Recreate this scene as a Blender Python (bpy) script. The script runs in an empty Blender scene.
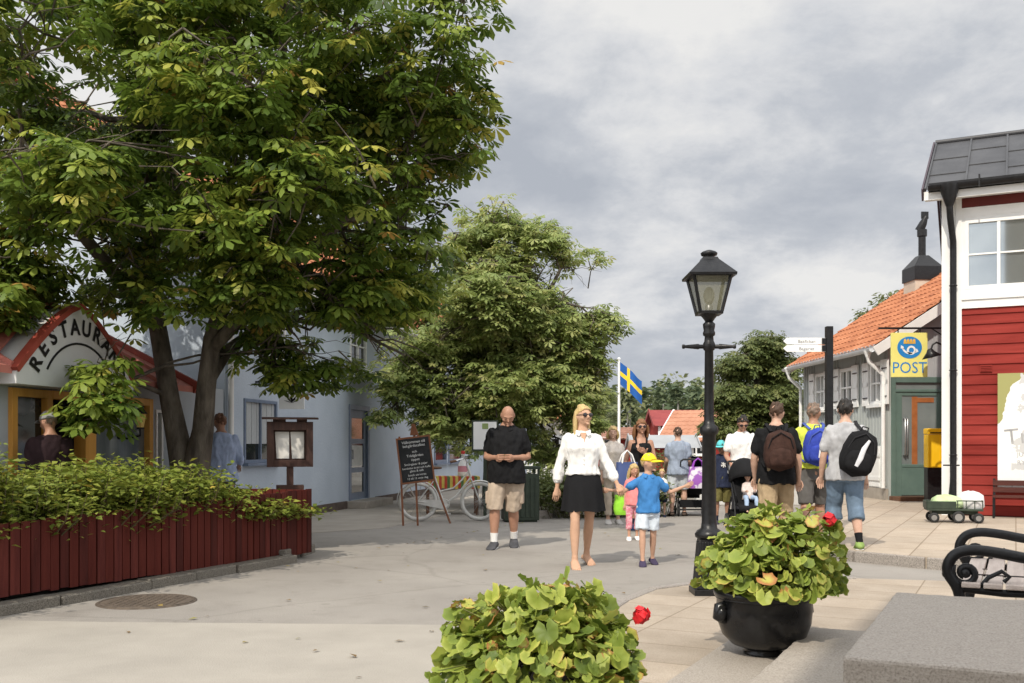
import bpy, math, random
import numpy as np
from mathutils import Vector, Matrix, noise
random.seed(7); RNG = np.random.default_rng(7)
S = bpy.context.scene
COL = S.collection
R = math.radians

# ------------------------------------------------------------------ camera
HZ, F, CH = 446.0, 1000.0, 1.27          # horizon row, focal length in px, eye height
cam = bpy.data.cameras.new('camera'); camo = bpy.data.objects.new('camera', cam); COL.objects.link(camo)
camo.location = (0, 0, CH); camo.rotation_euler = (R(90), 0, 0)
cam.sensor_fit = 'HORIZONTAL'; cam.sensor_width = 36.0; cam.lens = 36.0 * F / 1024.0
cam.shift_y = (HZ - 341.5) / 1024.0
cam.clip_start = 0.1; cam.clip_end = 3000
cam.dof.use_dof = True; cam.dof.focus_distance = 10.8; cam.dof.aperture_fstop = 9.0
S.camera = camo

# ------------------------------------------------------------------ light
SUN_EL = R(47); SUN_D = Vector((-0.42, -0.907, 0)).normalized()       # horizontal direction towards the sun
world = bpy.data.worlds.new('World'); S.world = world; world.use_nodes = True
wt = world.node_tree; wt.nodes.clear(); WN = wt.nodes.new; WL = wt.links.new
out = WN('ShaderNodeOutputWorld'); bg = WN('ShaderNodeBackground'); WL(bg.outputs[0], out.inputs[0])
sky = WN('ShaderNodeTexSky'); sky.sky_type = 'NISHITA'; sky.sun_disc = False
sky.sun_elevation = SUN_EL; sky.sun_rotation = math.atan2(SUN_D.x, SUN_D.y)
sky.dust_density = 2.0; sky.air_density = 1.0
bg.inputs[1].default_value = 0.1
tc = WN('ShaderNodeTexCoord'); sep = WN('ShaderNodeSeparateXYZ'); WL(tc.outputs['Generated'], sep.inputs[0])
def wmath(op, a, b=None):
    n = WN('ShaderNodeMath'); n.operation = op
    for i, v in enumerate((a, b)):
        if v is None: continue
        if isinstance(v, (int, float)): n.inputs[i].default_value = v
        else: WL(v, n.inputs[i])
    return n.outputs[0]
zz = wmath('ADD', wmath('MAXIMUM', sep.outputs[2], 0.0), 0.34)
comb = WN('ShaderNodeCombineXYZ'); WL(wmath('DIVIDE', sep.outputs[0], zz), comb.inputs[0]); WL(wmath('DIVIDE', sep.outputs[1], zz), comb.inputs[1])
def wnoise(scale, detail, rough, off, dist=0.0):
    m = WN('ShaderNodeVectorMath'); m.operation = 'ADD'; WL(comb.outputs[0], m.inputs[0]); m.inputs[1].default_value = off
    n = WN('ShaderNodeTexNoise'); WL(m.outputs[0], n.inputs['Vector']); n.inputs['Scale'].default_value = scale
    n.inputs['Detail'].default_value = detail; n.inputs['Roughness'].default_value = rough; n.inputs['Distortion'].default_value = dist
    return n.outputs['Fac']
def wramp(fac, stops):
    r = WN('ShaderNodeValToRGB'); WL(fac, r.inputs[0]); e = r.color_ramp.elements
    while len(e) > 2: e.remove(e[-1])
    for i, (p, c) in enumerate(stops):
        if i < 2: e[i].position = p
        else: e.new(p)
        e[i].color = (*c, 1)
    return r.outputs[0]
SKY_OFF1, SKY_OFF2 = (14.3688, 6.6191, 7.9281), (19.6127, 10.1084, 8.9866)
shade = wramp(wmath('ADD', wmath('MULTIPLY', wnoise(1.5, 2, 0.4, SKY_OFF1, 0.0), 0.60), wmath('MULTIPLY', wnoise(4.2, 10, 0.62, SKY_OFF2, 0.12), 0.40)),
              [(0.40, (4.3, 4.6, 5.15)), (0.47, (5.2, 5.45, 5.9)), (0.53, (6.8, 6.9, 7.1)), (0.59, (8.0, 7.95, 7.85))])
cover = wramp(wnoise(1.6, 6, 0.55, (9.0, 4.0, 2.0), 0.2), [(0.30, (0.80,) * 3), (0.45, (1, 1, 1))])
mx = WN('ShaderNodeMix'); mx.data_type = 'RGBA'; WL(cover, mx.inputs[0]); WL(sky.outputs[0], mx.inputs[6]); WL(shade, mx.inputs[7])
# sky boosted round the sun and overhead, outside the view, to fill the shadows
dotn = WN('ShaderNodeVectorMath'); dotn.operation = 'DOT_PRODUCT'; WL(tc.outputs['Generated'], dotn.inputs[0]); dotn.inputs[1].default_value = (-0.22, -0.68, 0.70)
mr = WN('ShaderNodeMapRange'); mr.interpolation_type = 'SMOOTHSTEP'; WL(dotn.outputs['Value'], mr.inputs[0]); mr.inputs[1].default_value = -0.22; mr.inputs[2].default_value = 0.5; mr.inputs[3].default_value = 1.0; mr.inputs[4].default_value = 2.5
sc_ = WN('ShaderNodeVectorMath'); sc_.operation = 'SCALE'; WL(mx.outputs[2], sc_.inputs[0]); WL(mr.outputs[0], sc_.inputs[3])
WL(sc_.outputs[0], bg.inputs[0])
sun = bpy.data.lights.new('sun', 'SUN'); suno = bpy.data.objects.new('sun', sun); COL.objects.link(suno)
sun.energy = 3.5; sun.angle = R(0.5); sun.color = (1.0, 0.92, 0.79)
sd = Vector((SUN_D.x * math.cos(SUN_EL), SUN_D.y * math.cos(SUN_EL), math.sin(SUN_EL)))
suno.rotation_euler = sd.to_track_quat('Z', 'Y').to_euler(); suno.location = (-8, -16, 20)
S.view_settings.view_transform = 'Standard'; S.view_settings.look = 'None'; S.view_settings.gamma = 1.0
S.view_settings.exposure = 0.06
S.cycles.max_bounces = 6; S.cycles.diffuse_bounces = 3; S.cycles.glossy_bounces = 3; S.cycles.transmission_bounces = 4; S.cycles.transparent_max_bounces = 6
S.cycles.use_denoising = True

# ------------------------------------------------------------------ helpers
def gp(x, y, z=0.0):
    """point at height z seen at pixel x, y of the photograph"""
    Y = F * (CH - z) / (y - HZ)
    return Vector(((x - 512) * Y / F, Y, z))
def at(x, Y, y=None):
    return Vector(((x - 512) * Y / F, Y, 0 if y is None else CH - (y - HZ) * Y / F))

def spline(P, k=4):
    P = [Vector(p) for p in P]; out = []
    for i in range(len(P) - 1):
        a, b, c, d = P[max(0, i - 1)], P[i], P[i + 1], P[min(len(P) - 1, i + 2)]
        for j in range(k):
            t = j / k; out.append(.5 * ((2 * b) + (c - a) * t + (2 * a - 5 * b + 4 * c - d) * t * t + (3 * b - a - 3 * c + d) * t ** 3))
    return out + [P[-1]]
class MB:
    def __init__(s): s.v = []; s.f = []; s.m = []; s.s = []
    def add(s, vs, fs, mat=0, smooth=False, M=None):
        o = len(s.v)
        if M is not None: vs = [M @ Vector(v) for v in vs]
        s.v += [tuple(v) for v in vs]
        for f in fs: s.f.append([i + o for i in f]); s.m.append(mat); s.s.append(smooth)
        return s
    def box(s, c, d, mat=0, M=None, rz=0):
        x, y, z = [k / 2 for k in d]
        vs = [Vector((a, b, e)) for e in (-z, z) for b in (-y, y) for a in (-x, x)]
        if rz: q = Matrix.Rotation(rz, 3, 'Z'); vs = [q @ v for v in vs]
        vs = [v + Vector(c) for v in vs]
        return s.add(vs, [(0, 2, 3, 1), (4, 5, 7, 6), (0, 1, 5, 4), (2, 6, 7, 3), (0, 4, 6, 2), (1, 3, 7, 5)], mat, False, M)
    def span(s, a, b, mat=0, M=None):
        c = [(p + q) / 2 for p, q in zip(a, b)]; d = [abs(q - p) for p, q in zip(a, b)]
        return s.box(c, d, mat, M)
    def bar(s, p0, p1, w, h, mat=0, up=(0, 0, 1), M=None):
        p0, p1 = Vector(p0), Vector(p1); d = (p1 - p0).normalized(); u = Vector(up)
        if abs(d.dot(u)) > .98: u = Vector((0, 1, 0))
        sx = d.cross(u).normalized(); u = sx.cross(d)
        vs = [p + sx * a * w / 2 + u * b * h / 2 for p in (p0, p1) for a, b in ((-1, -1), (1, -1), (1, 1), (-1, 1))]
        return s.add(vs, [(0, 1, 2, 3), (7, 6, 5, 4), (0, 4, 5, 1), (1, 5, 6, 2), (2, 6, 7, 3), (3, 7, 4, 0)], mat, False, M)
    def loft(s, rings, mat=0, cap=True, smooth=True, closed=True, M=None):
        n = len(rings[0]); vs = [p for r in rings for p in r]; fs = []
        for i in range(len(rings) - 1):
            for j in range(n if closed else n - 1):
                k = (j + 1) % n; fs.append((i * n + j, i * n + k, (i + 1) * n + k, (i + 1) * n + j))
        s.add(vs, fs, mat, smooth, M)
        if cap and closed:
            s.add(rings[0], [tuple(range(n))[::-1]], mat, False, M); s.add(rings[-1], [tuple(range(n))], mat, False, M)
        return s
    def tube(s, pts, r, n=8, mat=0, cap=True, M=None, ry=None, ref=None, round_=False):
        pts = [Vector(p) for p in pts]; k = len(pts)
        rs = list(r) if hasattr(r, '__len__') else [r] * k
        ry = rs if ry is None else (list(ry) if hasattr(ry, '__len__') else [ry] * k)
        if round_:      # rounded ends
            a = (pts[0] - pts[1]).normalized(); b = (pts[-1] - pts[-2]).normalized()
            q0, q1 = min(rs[0], ry[0]), min(rs[-1], ry[-1])
            pts = [pts[0] + a * q0 * .95, pts[0] + a * q0 * .6] + pts + [pts[-1] + b * q1 * .6, pts[-1] + b * q1 * .95]
            rs = [rs[0] * .35, rs[0] * .8] + rs + [rs[-1] * .8, rs[-1] * .35]; ry = [ry[0] * .35, ry[0] * .8] + list(ry) + [ry[-1] * .8, ry[-1] * .35]; k += 4
        rings = []; u = None
        for i in range(k):
            t = (pts[min(i + 1, k - 1)] - pts[max(i - 1, 0)])
            t = t.normalized() if t.length > 1e-9 else Vector((0, 0, 1))
            if u is None:
                u = Vector(ref) if ref is not None else (Vector((1, 0, 0)) if abs(t.x) < .9 else Vector((0, 1, 0)))
            u = (u - t * u.dot(t)).normalized(); w = t.cross(u)
            rings.append([pts[i] + u * math.cos(2 * math.pi * j / n) * rs[i] + w * math.sin(2 * math.pi * j / n) * ry[i] for j in range(n)])
        return s.loft(rings, mat, cap, True, True, M)
    def lathe(s, prof, n=20, c=(0, 0, 0), mat=0, cap=True, M=None, smooth=True):
        rings = [[Vector((c[0] + r * math.cos(2 * math.pi * j / n), c[1] + r * math.sin(2 * math.pi * j / n), c[2] + z)) for j in range(n)] for r, z in prof]
        return s.loft(rings, mat, cap, smooth, True, M)
    def ball(s, c, r, n=12, m=8, mat=0, M=None):
        r = (r, r, r) if not hasattr(r, '__len__') else r
        rings = [[Vector((c[0] + r[0] * math.sin(a) * math.cos(2 * math.pi * j / n), c[1] + r[1] * math.sin(a) * math.sin(2 * math.pi * j / n), c[2] - r[2] * math.cos(a))) for j in range(n)]
                 for a in [math.pi * (i + .12) / (m + .24) for i in range(m + 1)]]
        return s.loft(rings, mat, True, True, True, M)
    def prism(s, poly, vec, mat=0, M=None):
        p = [Vector(q) for q in poly]; v = Vector(vec); n = len(p)
        return s.add(p + [q + v for q in p], [tuple(range(n))[::-1], tuple(range(n, 2 * n))] + [(i, (i + 1) % n, n + (i + 1) % n, n + i) for i in range(n)], mat, False, M)
    def ring(s, c, rad, r, axis='y', n=28, m=6, mat=0, M=None):
        rings = []
        for i in range(n):
            a = 2 * math.pi * i / n; e = Vector((math.cos(a), 0, math.sin(a))) if axis == 'y' else (Vector((0, math.cos(a), math.sin(a))) if axis == 'x' else Vector((math.cos(a), math.sin(a), 0)))
            ax = Vector((0, 1, 0)) if axis == 'y' else (Vector((1, 0, 0)) if axis == 'x' else Vector((0, 0, 1)))
            rings.append([Vector(c) + e * (rad + r * math.cos(2 * math.pi * j / m)) + ax * r * math.sin(2 * math.pi * j / m) for j in range(m)])
        rings.append(rings[0])
        return s.loft(rings, mat, False, True, True, M)
    def mesh(s, name, mats):
        me = bpy.data.meshes.new(name); me.from_pydata(s.v, [], s.f)
        for m in (mats if isinstance(mats, (list, tuple)) else [mats]): me.materials.append(m)
        me.polygons.foreach_set('material_index', s.m); me.polygons.foreach_set('use_smooth', s.s); me.update()
        return me
    def build(s, name, mats, parent=None, bevel=0):
        o = bpy.data.objects.new(name, s.mesh(name, mats)); COL.objects.link(o)
        if parent: o.parent = parent
        if bevel:
            b = o.modifiers.new('bevel', 'BEVEL'); b.width = bevel; b.segments = 2; b.limit_method = 'ANGLE'; b.angle_limit = R(40)
        return o

def tag(o, label=None, cat=None, group=None, kind=None):
    if label: o['label'] = label
    if cat: o['category'] = cat
    if group: o['group'] = group
    if kind: o['kind'] = kind
    return o
def thing(name, label, cat, loc=(0, 0, 0), rz=0, group=None, kind=None):
    o = bpy.data.objects.new(name, None); COL.objects.link(o); o.empty_display_size = .1
    o.location = loc; o.rotation_euler = (0, 0, rz); return tag(o, label, cat, group, kind)
def bake(ob, *mods):
    """mesh of an object after modifiers; the object itself is removed"""
    COL.objects.link(ob)
    for kind, props in mods:
        m = ob.modifiers.new(kind, kind)
        for k, v in props.items(): setattr(m, k, v)
    dg = bpy.context.evaluated_depsgraph_get(); dg.update()
    me = bpy.data.meshes.new_from_object(ob.evaluated_get(dg)); COL.objects.unlink(ob); bpy.data.objects.remove(ob)
    return me
def text_geo(txt, size, align='CENTER', off=0.0):
    cu = bpy.data.curves.new('txt', 'FONT'); cu.body = txt; cu.size = size; cu.align_x = align; cu.resolution_u = 3; cu.offset = off
    me = bake(bpy.data.objects.new('txt', cu))
    vs = [tuple(v.co) for v in me.vertices]; fs = [tuple(p.vertices) for p in me.polygons]; bpy.data.meshes.remove(me)
    return vs, fs

# ------------------------------------------------------------------ materials
def mat(name, c, c2=None, scale=6, rough=.7, bump=0, bscale=None, metal=0, spec=.3, detail=6, stretch=None, alpha=1, attr=None, transl=0, lo=.35, hi=.65, coord='Object'):
    m = bpy.data.materials.new(name); m.use_nodes = True; t = m.node_tree; N = t.nodes; L = t.links.new
    b = N['Principled BSDF']; b.inputs['Roughness'].default_value = rough; b.inputs['Metallic'].default_value = metal
    b.inputs['Specular IOR Level'].default_value = spec; b.inputs['Alpha'].default_value = alpha
    b.inputs['Base Color'].default_value = (*c, 1)
    tcn = N.new('ShaderNodeTexCoord'); vec = tcn.outputs[coord]
    if stretch:
        mp = N.new('ShaderNodeMapping'); mp.inputs['Scale'].default_value = stretch; L(vec, mp.inputs[0]); vec = mp.outputs[0]
    colout = None
    if c2 is not None:
        no = N.new('ShaderNodeTexNoise'); no.inputs['Scale'].default_value = scale; no.inputs['Detail'].default_value = detail; no.inputs['Roughness'].default_value = .6
        L(vec, no.inputs['Vector'])
        r = N.new('ShaderNodeValToRGB'); r.color_ramp.elements[0].position = lo; r.color_ramp.elements[1].position = hi
        r.color_ramp.elements[0].color = (*c, 1); r.color_ramp.elements[1].color = (*c2, 1)
        if attr:
            a = N.new('ShaderNodeAttribute'); a.attribute_name = attr; L(a.outputs['Fac'], r.inputs[0])
        else: L(no.outputs['Fac'], r.inputs[0])
        colout = r.outputs[0]; L(colout, b.inputs['Base Color'])
        m['ramp'] = r.name
    if bump:
        n2 = N.new('ShaderNodeTexNoise'); n2.inputs['Scale'].default_value = bscale or scale * 4; n2.inputs['Detail'].default_value = 5; L(vec, n2.inputs['Vector'])
        bp = N.new('ShaderNodeBump'); bp.inputs['Strength'].default_value = bump; bp.inputs['Distance'].default_value = .02
        L(n2.outputs['Fac'], bp.inputs['Height']); L(bp.outputs[0], b.inputs['Normal'])
    if transl:
        tr = N.new('ShaderNodeBsdfTranslucent'); mi = N.new('ShaderNodeMixShader'); mi.inputs[0].default_value = transl
        if colout: L(colout, tr.inputs[0])
        else: tr.inputs[0].default_value = (*c, 1)
        L(b.outputs[0], mi.inputs[1]); L(tr.outputs[0], mi.inputs[2]); L(mi.outputs[0], N['Material Output'].inputs[0])
    return m
def ramp_stops(m, stops):
    e = m.node_tree.nodes[m['ramp']].color_ramp.elements
    while len(e) > 2: e.remove(e[-1])
    for i, (p, c) in enumerate(stops):
        if i < 2: e[i].position = p
        else: e.new(p)
        e[i].color = (*c, 1)
    return m
BLACK = mat('black_iron', (.009, .009, .010), (.017, .017, .018), 20, .36, .1, 60, spec=.28)
WHITE = mat('white_paint', (.72, .72, .70), (.80, .80, .78), 3, .6, .05)
GLASS = mat('dark_window_glass', (.016, .02, .022), (.03, .035, .037), 1.5, .06, spec=.7)
WOODB = mat('brown_wood', (.10, .05, .03), (.16, .08, .045), 8, .6, .15, stretch=(1, 1, .15))
RUBBER = mat('rubber', (.02, .02, .02), (.035, .035, .035), 12, .8)
STEEL = mat('grey_steel', (.35, .35, .35), (.45, .45, .45), 9, .35, metal=.8)
# ------------------------------------------------------------------ ground
U2, V2 = Vector((.45, .893, 0)), Vector((.893, -.45, 0))          # paving directions on the right-hand side
ANG_U = math.atan2(V2.y, V2.x)

def asphalt():
    m = mat('asphalt', (.255, .234, .212), (.312, .288, .26), .7, .9, .25, 90, detail=9)
    t = m.node_tree; N = t.nodes; L = t.links.new
    b = N['Principled BSDF']; src = b.inputs['Base Color'].links[0].from_socket; tcn = [n for n in N if n.type == 'TEX_COORD'][0]
    n1 = N.new('ShaderNodeTexNoise'); n1.inputs['Scale'].default_value = 110; n1.inputs['Detail'].default_value = 3; L(tcn.outputs['Object'], n1.inputs['Vector'])
    r1 = N.new('ShaderNodeValToRGB'); r1.color_ramp.elements[0].position = .3; r1.color_ramp.elements[1].position = .7
    r1.color_ramp.elements[0].color = (.74, .74, .74, 1); r1.color_ramp.elements[1].color = (1.12, 1.12, 1.1, 1); L(n1.outputs['Fac'], r1.inputs[0])
    mx = N.new('ShaderNodeMix'); mx.data_type = 'RGBA'; mx.blend_type = 'MULTIPLY'; mx.inputs[0].default_value = .8; L(src, mx.inputs[6]); L(r1.outputs[0], mx.inputs[7])
    # stains and old repairs
    v = N.new('ShaderNodeTexNoise'); v.inputs['Scale'].default_value = 2.3; v.inputs['Detail'].default_value = 8; v.inputs['Roughness'].default_value = .7; L(tcn.outputs['Object'], v.inputs['Vector'])
    r2 = N.new('ShaderNodeValToRGB'); r2.color_ramp.elements[0].position = .28; r2.color_ramp.elements[1].position = .48
    r2.color_ramp.elements[0].color = (.80, .79, .78, 1); r2.color_ramp.elements[1].color = (1, 1, 1, 1); L(v.outputs['Fac'], r2.inputs[0])
    m2 = N.new('ShaderNodeMix'); m2.data_type = 'RGBA'; m2.blend_type = 'MULTIPLY'; m2.inputs[0].default_value = .9; L(mx.outputs[2], m2.inputs[6]); L(r2.outputs[0], m2.inputs[7])
    nv = N.new('ShaderNodeTexNoise'); nv.inputs['Scale'].default_value = 1.1; nv.inputs['Detail'].default_value = 4; L(tcn.outputs['Object'], nv.inputs['Vector'])
    av = N.new('ShaderNodeMix'); av.data_type = 'VECTOR'; av.inputs[0].default_value = .22; L(tcn.outputs['Object'], av.inputs[4]); L(nv.outputs['Color'], av.inputs[5])
    vo = N.new('ShaderNodeTexVoronoi'); vo.feature = 'DISTANCE_TO_EDGE'; vo.inputs['Scale'].default_value = .42; L(av.outputs[1], vo.inputs['Vector'])
    r3 = N.new('ShaderNodeValToRGB'); r3.color_ramp.elements[0].position = .002; r3.color_ramp.elements[1].position = .007; r3.color_ramp.elements[0].color = (.55, .54, .53, 1); r3.color_ramp.elements[1].color = (1, 1, 1, 1); L(vo.outputs['Distance'], r3.inputs[0])
    m3 = N.new('ShaderNodeMix'); m3.data_type = 'RGBA'; m3.blend_type = 'MULTIPLY'; m3.inputs[0].default_value = .30; L(m2.outputs[2], m3.inputs[6]); L(r3.outputs[0], m3.inputs[7])
    sp = N.new('ShaderNodeTexNoise'); sp.inputs['Scale'].default_value = 9; sp.inputs['Detail'].default_value = 1; L(tcn.outputs['Object'], sp.inputs['Vector'])
    r4 = N.new('ShaderNodeValToRGB'); r4.color_ramp.elements[0].position = .20; r4.color_ramp.elements[1].position = .27; r4.color_ramp.elements[0].color = (.62, .61, .60, 1); r4.color_ramp.elements[1].color = (1, 1, 1, 1); L(sp.outputs['Fac'], r4.inputs[0])
    m4 = N.new('ShaderNodeMix'); m4.data_type = 'RGBA'; m4.blend_type = 'MULTIPLY'; m4.inputs[0].default_value = .8; L(m3.outputs[2], m4.inputs[6]); L(r4.outputs[0], m4.inputs[7])
    L(m4.outputs[2], b.inputs['Base Color']); return m
ASPH = asphalt()
b = MB(); n = 24
xs = [-900, -200, -60] + [-30 + 2.5 * i for i in range(25)] + [60, 200, 900]; ys = [-120, -40, -8] + [-4 + 2.5 * i for i in range(28)] + [90, 200, 500, 1600]
for y in ys:
    for x in xs: b.v.append((x, y, 0))
for j in range(len(ys) - 1):
    for i in range(len(xs) - 1):
        k = j * len(xs) + i; b.f.append([k, k + 1, k + 1 + len(xs), k + len(xs)]); b.m.append(0); b.s.append(False)
tag(b.build('road', ASPH), kind='structure')

def slabmat(name, c1, c2, mortar, bw, rh, off=0.0, ms=.011):
    m = mat(name, c1, c2, 3, .85, .2, 80); t = m.node_tree; N = t.nodes; L = t.links.new
    b = N['Principled BSDF']; src = b.inputs['Base Color'].links[0].from_socket; tcn = [x for x in N if x.type == 'TEX_COORD'][0]
    br = N.new('ShaderNodeTexBrick'); br.offset = off; br.inputs['Scale'].default_value = 1; br.inputs['Mortar Size'].default_value = ms
    br.inputs['Mortar Smooth'].default_value = .3; br.inputs['Brick Width'].default_value = bw; br.inputs['Row Height'].default_value = rh
    br.inputs['Color1'].default_value = (.90, .90, .90, 1); br.inputs['Color2'].default_value = (1.07, 1.06, 1.05, 1); br.inputs['Mortar'].default_value = (*mortar, 1)
    L(tcn.outputs['Object'], br.inputs['Vector'])
    n1 = N.new('ShaderNodeTexNoise'); n1.inputs['Scale'].default_value = 140; n1.inputs['Detail'].default_value = 2; L(tcn.outputs['Object'], n1.inputs['Vector'])
    r1 = N.new('ShaderNodeValToRGB'); r1.color_ramp.elements[0].color = (.75, .75, .75, 1); r1.color_ramp.elements[1].color = (1.15, 1.15, 1.15, 1); r1.color_ramp.elements[0].position = .3; r1.color_ramp.elements[1].position = .7
    L(n1.outputs['Fac'], r1.inputs[0])
    for tex in (br.outputs['Color'], r1.outputs[0]):
        mx = N.new('ShaderNodeMix'); mx.data_type = 'RGBA'; mx.blend_type = 'MULTIPLY'; mx.inputs[0].default_value = .95; L(src, mx.inputs[6]); L(tex, mx.inputs[7]); src = mx.outputs[2]
    L(src, b.inputs['Base Color']); return m
SLAB = slabmat('concrete_slabs', (.33, .275, .215), (.39, .33, .265), (.60, .55, .49), .75, .5, ms=.007)
SLAB2 = slabmat('pavement_slabs', (.38, .315, .245), (.44, .37, .295), (.55, .50, .45), .50, .75, ms=.009)
def granite(name, c1, c2, c3):
    m = mat(name, c1, c2, 105, .6, .07, 160, detail=3); ramp_stops(m, [(.33, c3), (.45, c1), (.62, c2)]); return m
GRAN = granite('grey_granite', (.30, .265, .225), (.37, .33, .285), (.20, .17, .145))
GRANC = granite('kerb_granite', (.24, .215, .19), (.36, .325, .29), (.12, .105, .095))
GRAND = granite('rough_granite', (.13, .12, .10), (.22, .20, .17), (.07, .06, .05))

def sheet(name, pts, z0, z1, m, rz=ANG_U, kind='structure'):
    """a slab of ground with real edges; object axes follow the paving"""
    q = Matrix.Rotation(-rz, 3, 'Z'); b = MB(); b.prism([q @ Vector((p[0], p[1], z0)) for p in pts], (0, 0, z1 - z0))
    o = b.build(name, m); o.rotation_euler = (0, 0, rz); return tag(o, kind=kind)
isl = [(0.45, 2.4)] + [tuple(gp(*p))[:2] for p in ((575, 660), (596, 622), (624, 604), (652, 592.5), (696, 586.5), (760, 583.5), (855, 581.5), (945, 584))] + [(7.6, 7.4), (7.6, 2.4)]
sheet('paved_island', isl[::-1], -.02, .03, SLAB)
pav = [(3.66, 11.35), (3.75, 11.02), (4.3, 10.33), (4.9, 9.85), (9.2, 7.6), (30, 2), (40, 40), (7.2, 40), (7.0, 24), (5.2, 17), (3.9, 12.6), (3.66, 11.9)]
sheet('pavement', pav, -.02, .12, SLAB2)
def kerb(name, pts, w, z0, z1, m, seg=.9, jit=.0):
    """a row of kerb stones with joints along a polyline"""
    b = MB()
    for p, q in zip(pts[:-1], pts[1:]):
        p, q = Vector((*p[:2], 0)), Vector((*q[:2], 0)); d = q - p; k = max(1, round(d.length / seg))
        for i in range(k):
            a, e = p + d * (i / k), p + d * ((i + 1) / k); g = d.normalized() * .006
            dz = random.uniform(-jit, jit)
            b.bar(a + g + Vector((0, 0, (z0 + z1 + dz) / 2)), e - g + Vector((0, 0, (z0 + z1 + dz) / 2)), w + random.uniform(-jit, jit), z1 - z0 + dz)
    return tag(b.build(name, m, bevel=.012), kind='structure')
kerb('kerb', [(4.2, 13.0), (3.72, 11.9), (3.68, 11.35), (3.8, 11.0), (4.32, 10.38), (4.92, 9.9), (9.2, 7.66)], .16, -.02, .128, GRANC, .8, .01)
kerb('kerb_edge', isl[1:8], .1, -.02, .042, GRANC, .5, .004)
# granite terrace in the foreground
P0 = Vector((1.45, 6.5, 0))
sheet('granite_paving', [P0 - U2 * 4, P0 - U2 * 4 + V2 * 4, P0 + V2 * 4, P0], .01, .036, GRAN)
def gblock(name, corner, lu, lv, z0, z1, label):
    b = MB(); b.span((0, 0, z0), (lv, lu, z1)); o = b.build(name, GRAN, bevel=.014)
    q = o.modifiers.new('cut', 'SUBSURF'); q.subdivision_type = 'SIMPLE'; q.levels = q.render_levels = 6
    tx_ = bpy.data.textures.new('hewn', 'CLOUDS'); tx_.noise_scale = .07; tx_.noise_depth = 4; q = o.modifiers.new('hewn', 'DISPLACE'); q.texture = tx_; q.strength = .012; q.mid_level = .5; q.texture_coords = 'LOCAL'
    o.location = corner; o.rotation_euler = (0, 0, ANG_U); return o
o = gblock('granite_step', Vector((1.85, 6.2, 0)) - U2 * 2.6, 2.6, 4.2, 0, .15, ''); tag(o, kind='structure')
o = gblock('granite_block', Vector((1.29, 3.9, 0)), 1.92, 3.4, .1, .45, '')
tag(o, 'big grey granite block with a flat top in the right-hand foreground beside the iron bench', 'granite block')
# paler ground in front of the shop fronts and lower left repair
pale = mat('gravel_paving', (.30, .27, .23), (.36, .325, .28), 2, .95, .3, 70)
fr = [(-7.22 + .192 * z + .02, z) for z in (11, 15, 20, 30, 48)]
sheet('shop_pavement', fr + [(2.6, 48), (-.4, 28), (-1.2, 18.6), (-1.7, 16.4), (-2.0, 15.4), (-4.4, 13.2), (-5.0, 11)], -.02, .006, pale, 0)
ASP2 = mat('asphalt_repair', (.30, .276, .240), (.35, .322, .28), 1.6, .9, .25, 100)
sheet('road_repair', [(-4.6, 3), (.3, 3), (.2, 6.6), (-.5, 7.08), (-3.0, 7.2), (-4.6, 7.35)], -.02, .004, ASP2, 0)

# manhole cover
b = MB(); b.lathe([(.39, 0), (.39, .006), (.36, .008)], 36, mat=0)
for i in range(-6, 7):
    for j in range(-6, 7):
        if i * i + j * j < 36: b.box((i * .052, j * .052, .010), (.032, .032, .005), 0, rz=0)
b.ring((0, 0, .009), .365, .006, 'z', 36)
IRON = mat('rusty_iron', (.085, .068, .055), (.14, .11, .085), 14, .7, .3)
o = b.build('manhole_cover', IRON); o.location = gp(147, 602); tag(o, 'round brown iron manhole cover set in the asphalt in front of the red planter', 'manhole cover')

# ------------------------------------------------------------------ building helpers
def wall_open(b, L, H, T, openings, mi=0, M=None, z0=0.0):
    """a wall along local x (0..L), outer face y=0, thickness T, with openings (x0,x1,z0,z1)"""
    xs = sorted({0, L} | {v for o in openings for v in o[:2]}); zs = sorted({z0, H} | {v for o in openings for v in o[2:]})
    def solid(i, j):
        if not (0 <= i < len(xs) - 1 and 0 <= j < len(zs) - 1): return False
        cx, cz = (xs[i] + xs[i + 1]) / 2, (zs[j] + zs[j + 1]) / 2
        return not any(o[0] < cx < o[1] and o[2] < cz < o[3] for o in openings)
    for i in range(len(xs) - 1):
        for j in range(len(zs) - 1):
            if not solid(i, j): continue
            x0, x1, a, e = xs[i], xs[i + 1], zs[j], zs[j + 1]
            b.add([(x0, 0, a), (x1, 0, a), (x1, 0, e), (x0, 0, e), (x0, T, a), (x1, T, a), (x1, T, e), (x0, T, e)],
                  [(0, 1, 2, 3), (5, 4, 7, 6)] + ([(4, 0, 3, 7)] if not solid(i - 1, j) else []) + ([(1, 5, 6, 2)] if not solid(i + 1, j) else [])
                  + ([(4, 5, 1, 0)] if not solid(i, j - 1) else []) + ([(3, 2, 6, 7)] if not solid(i, j + 1) else []), mi, False, M)
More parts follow.
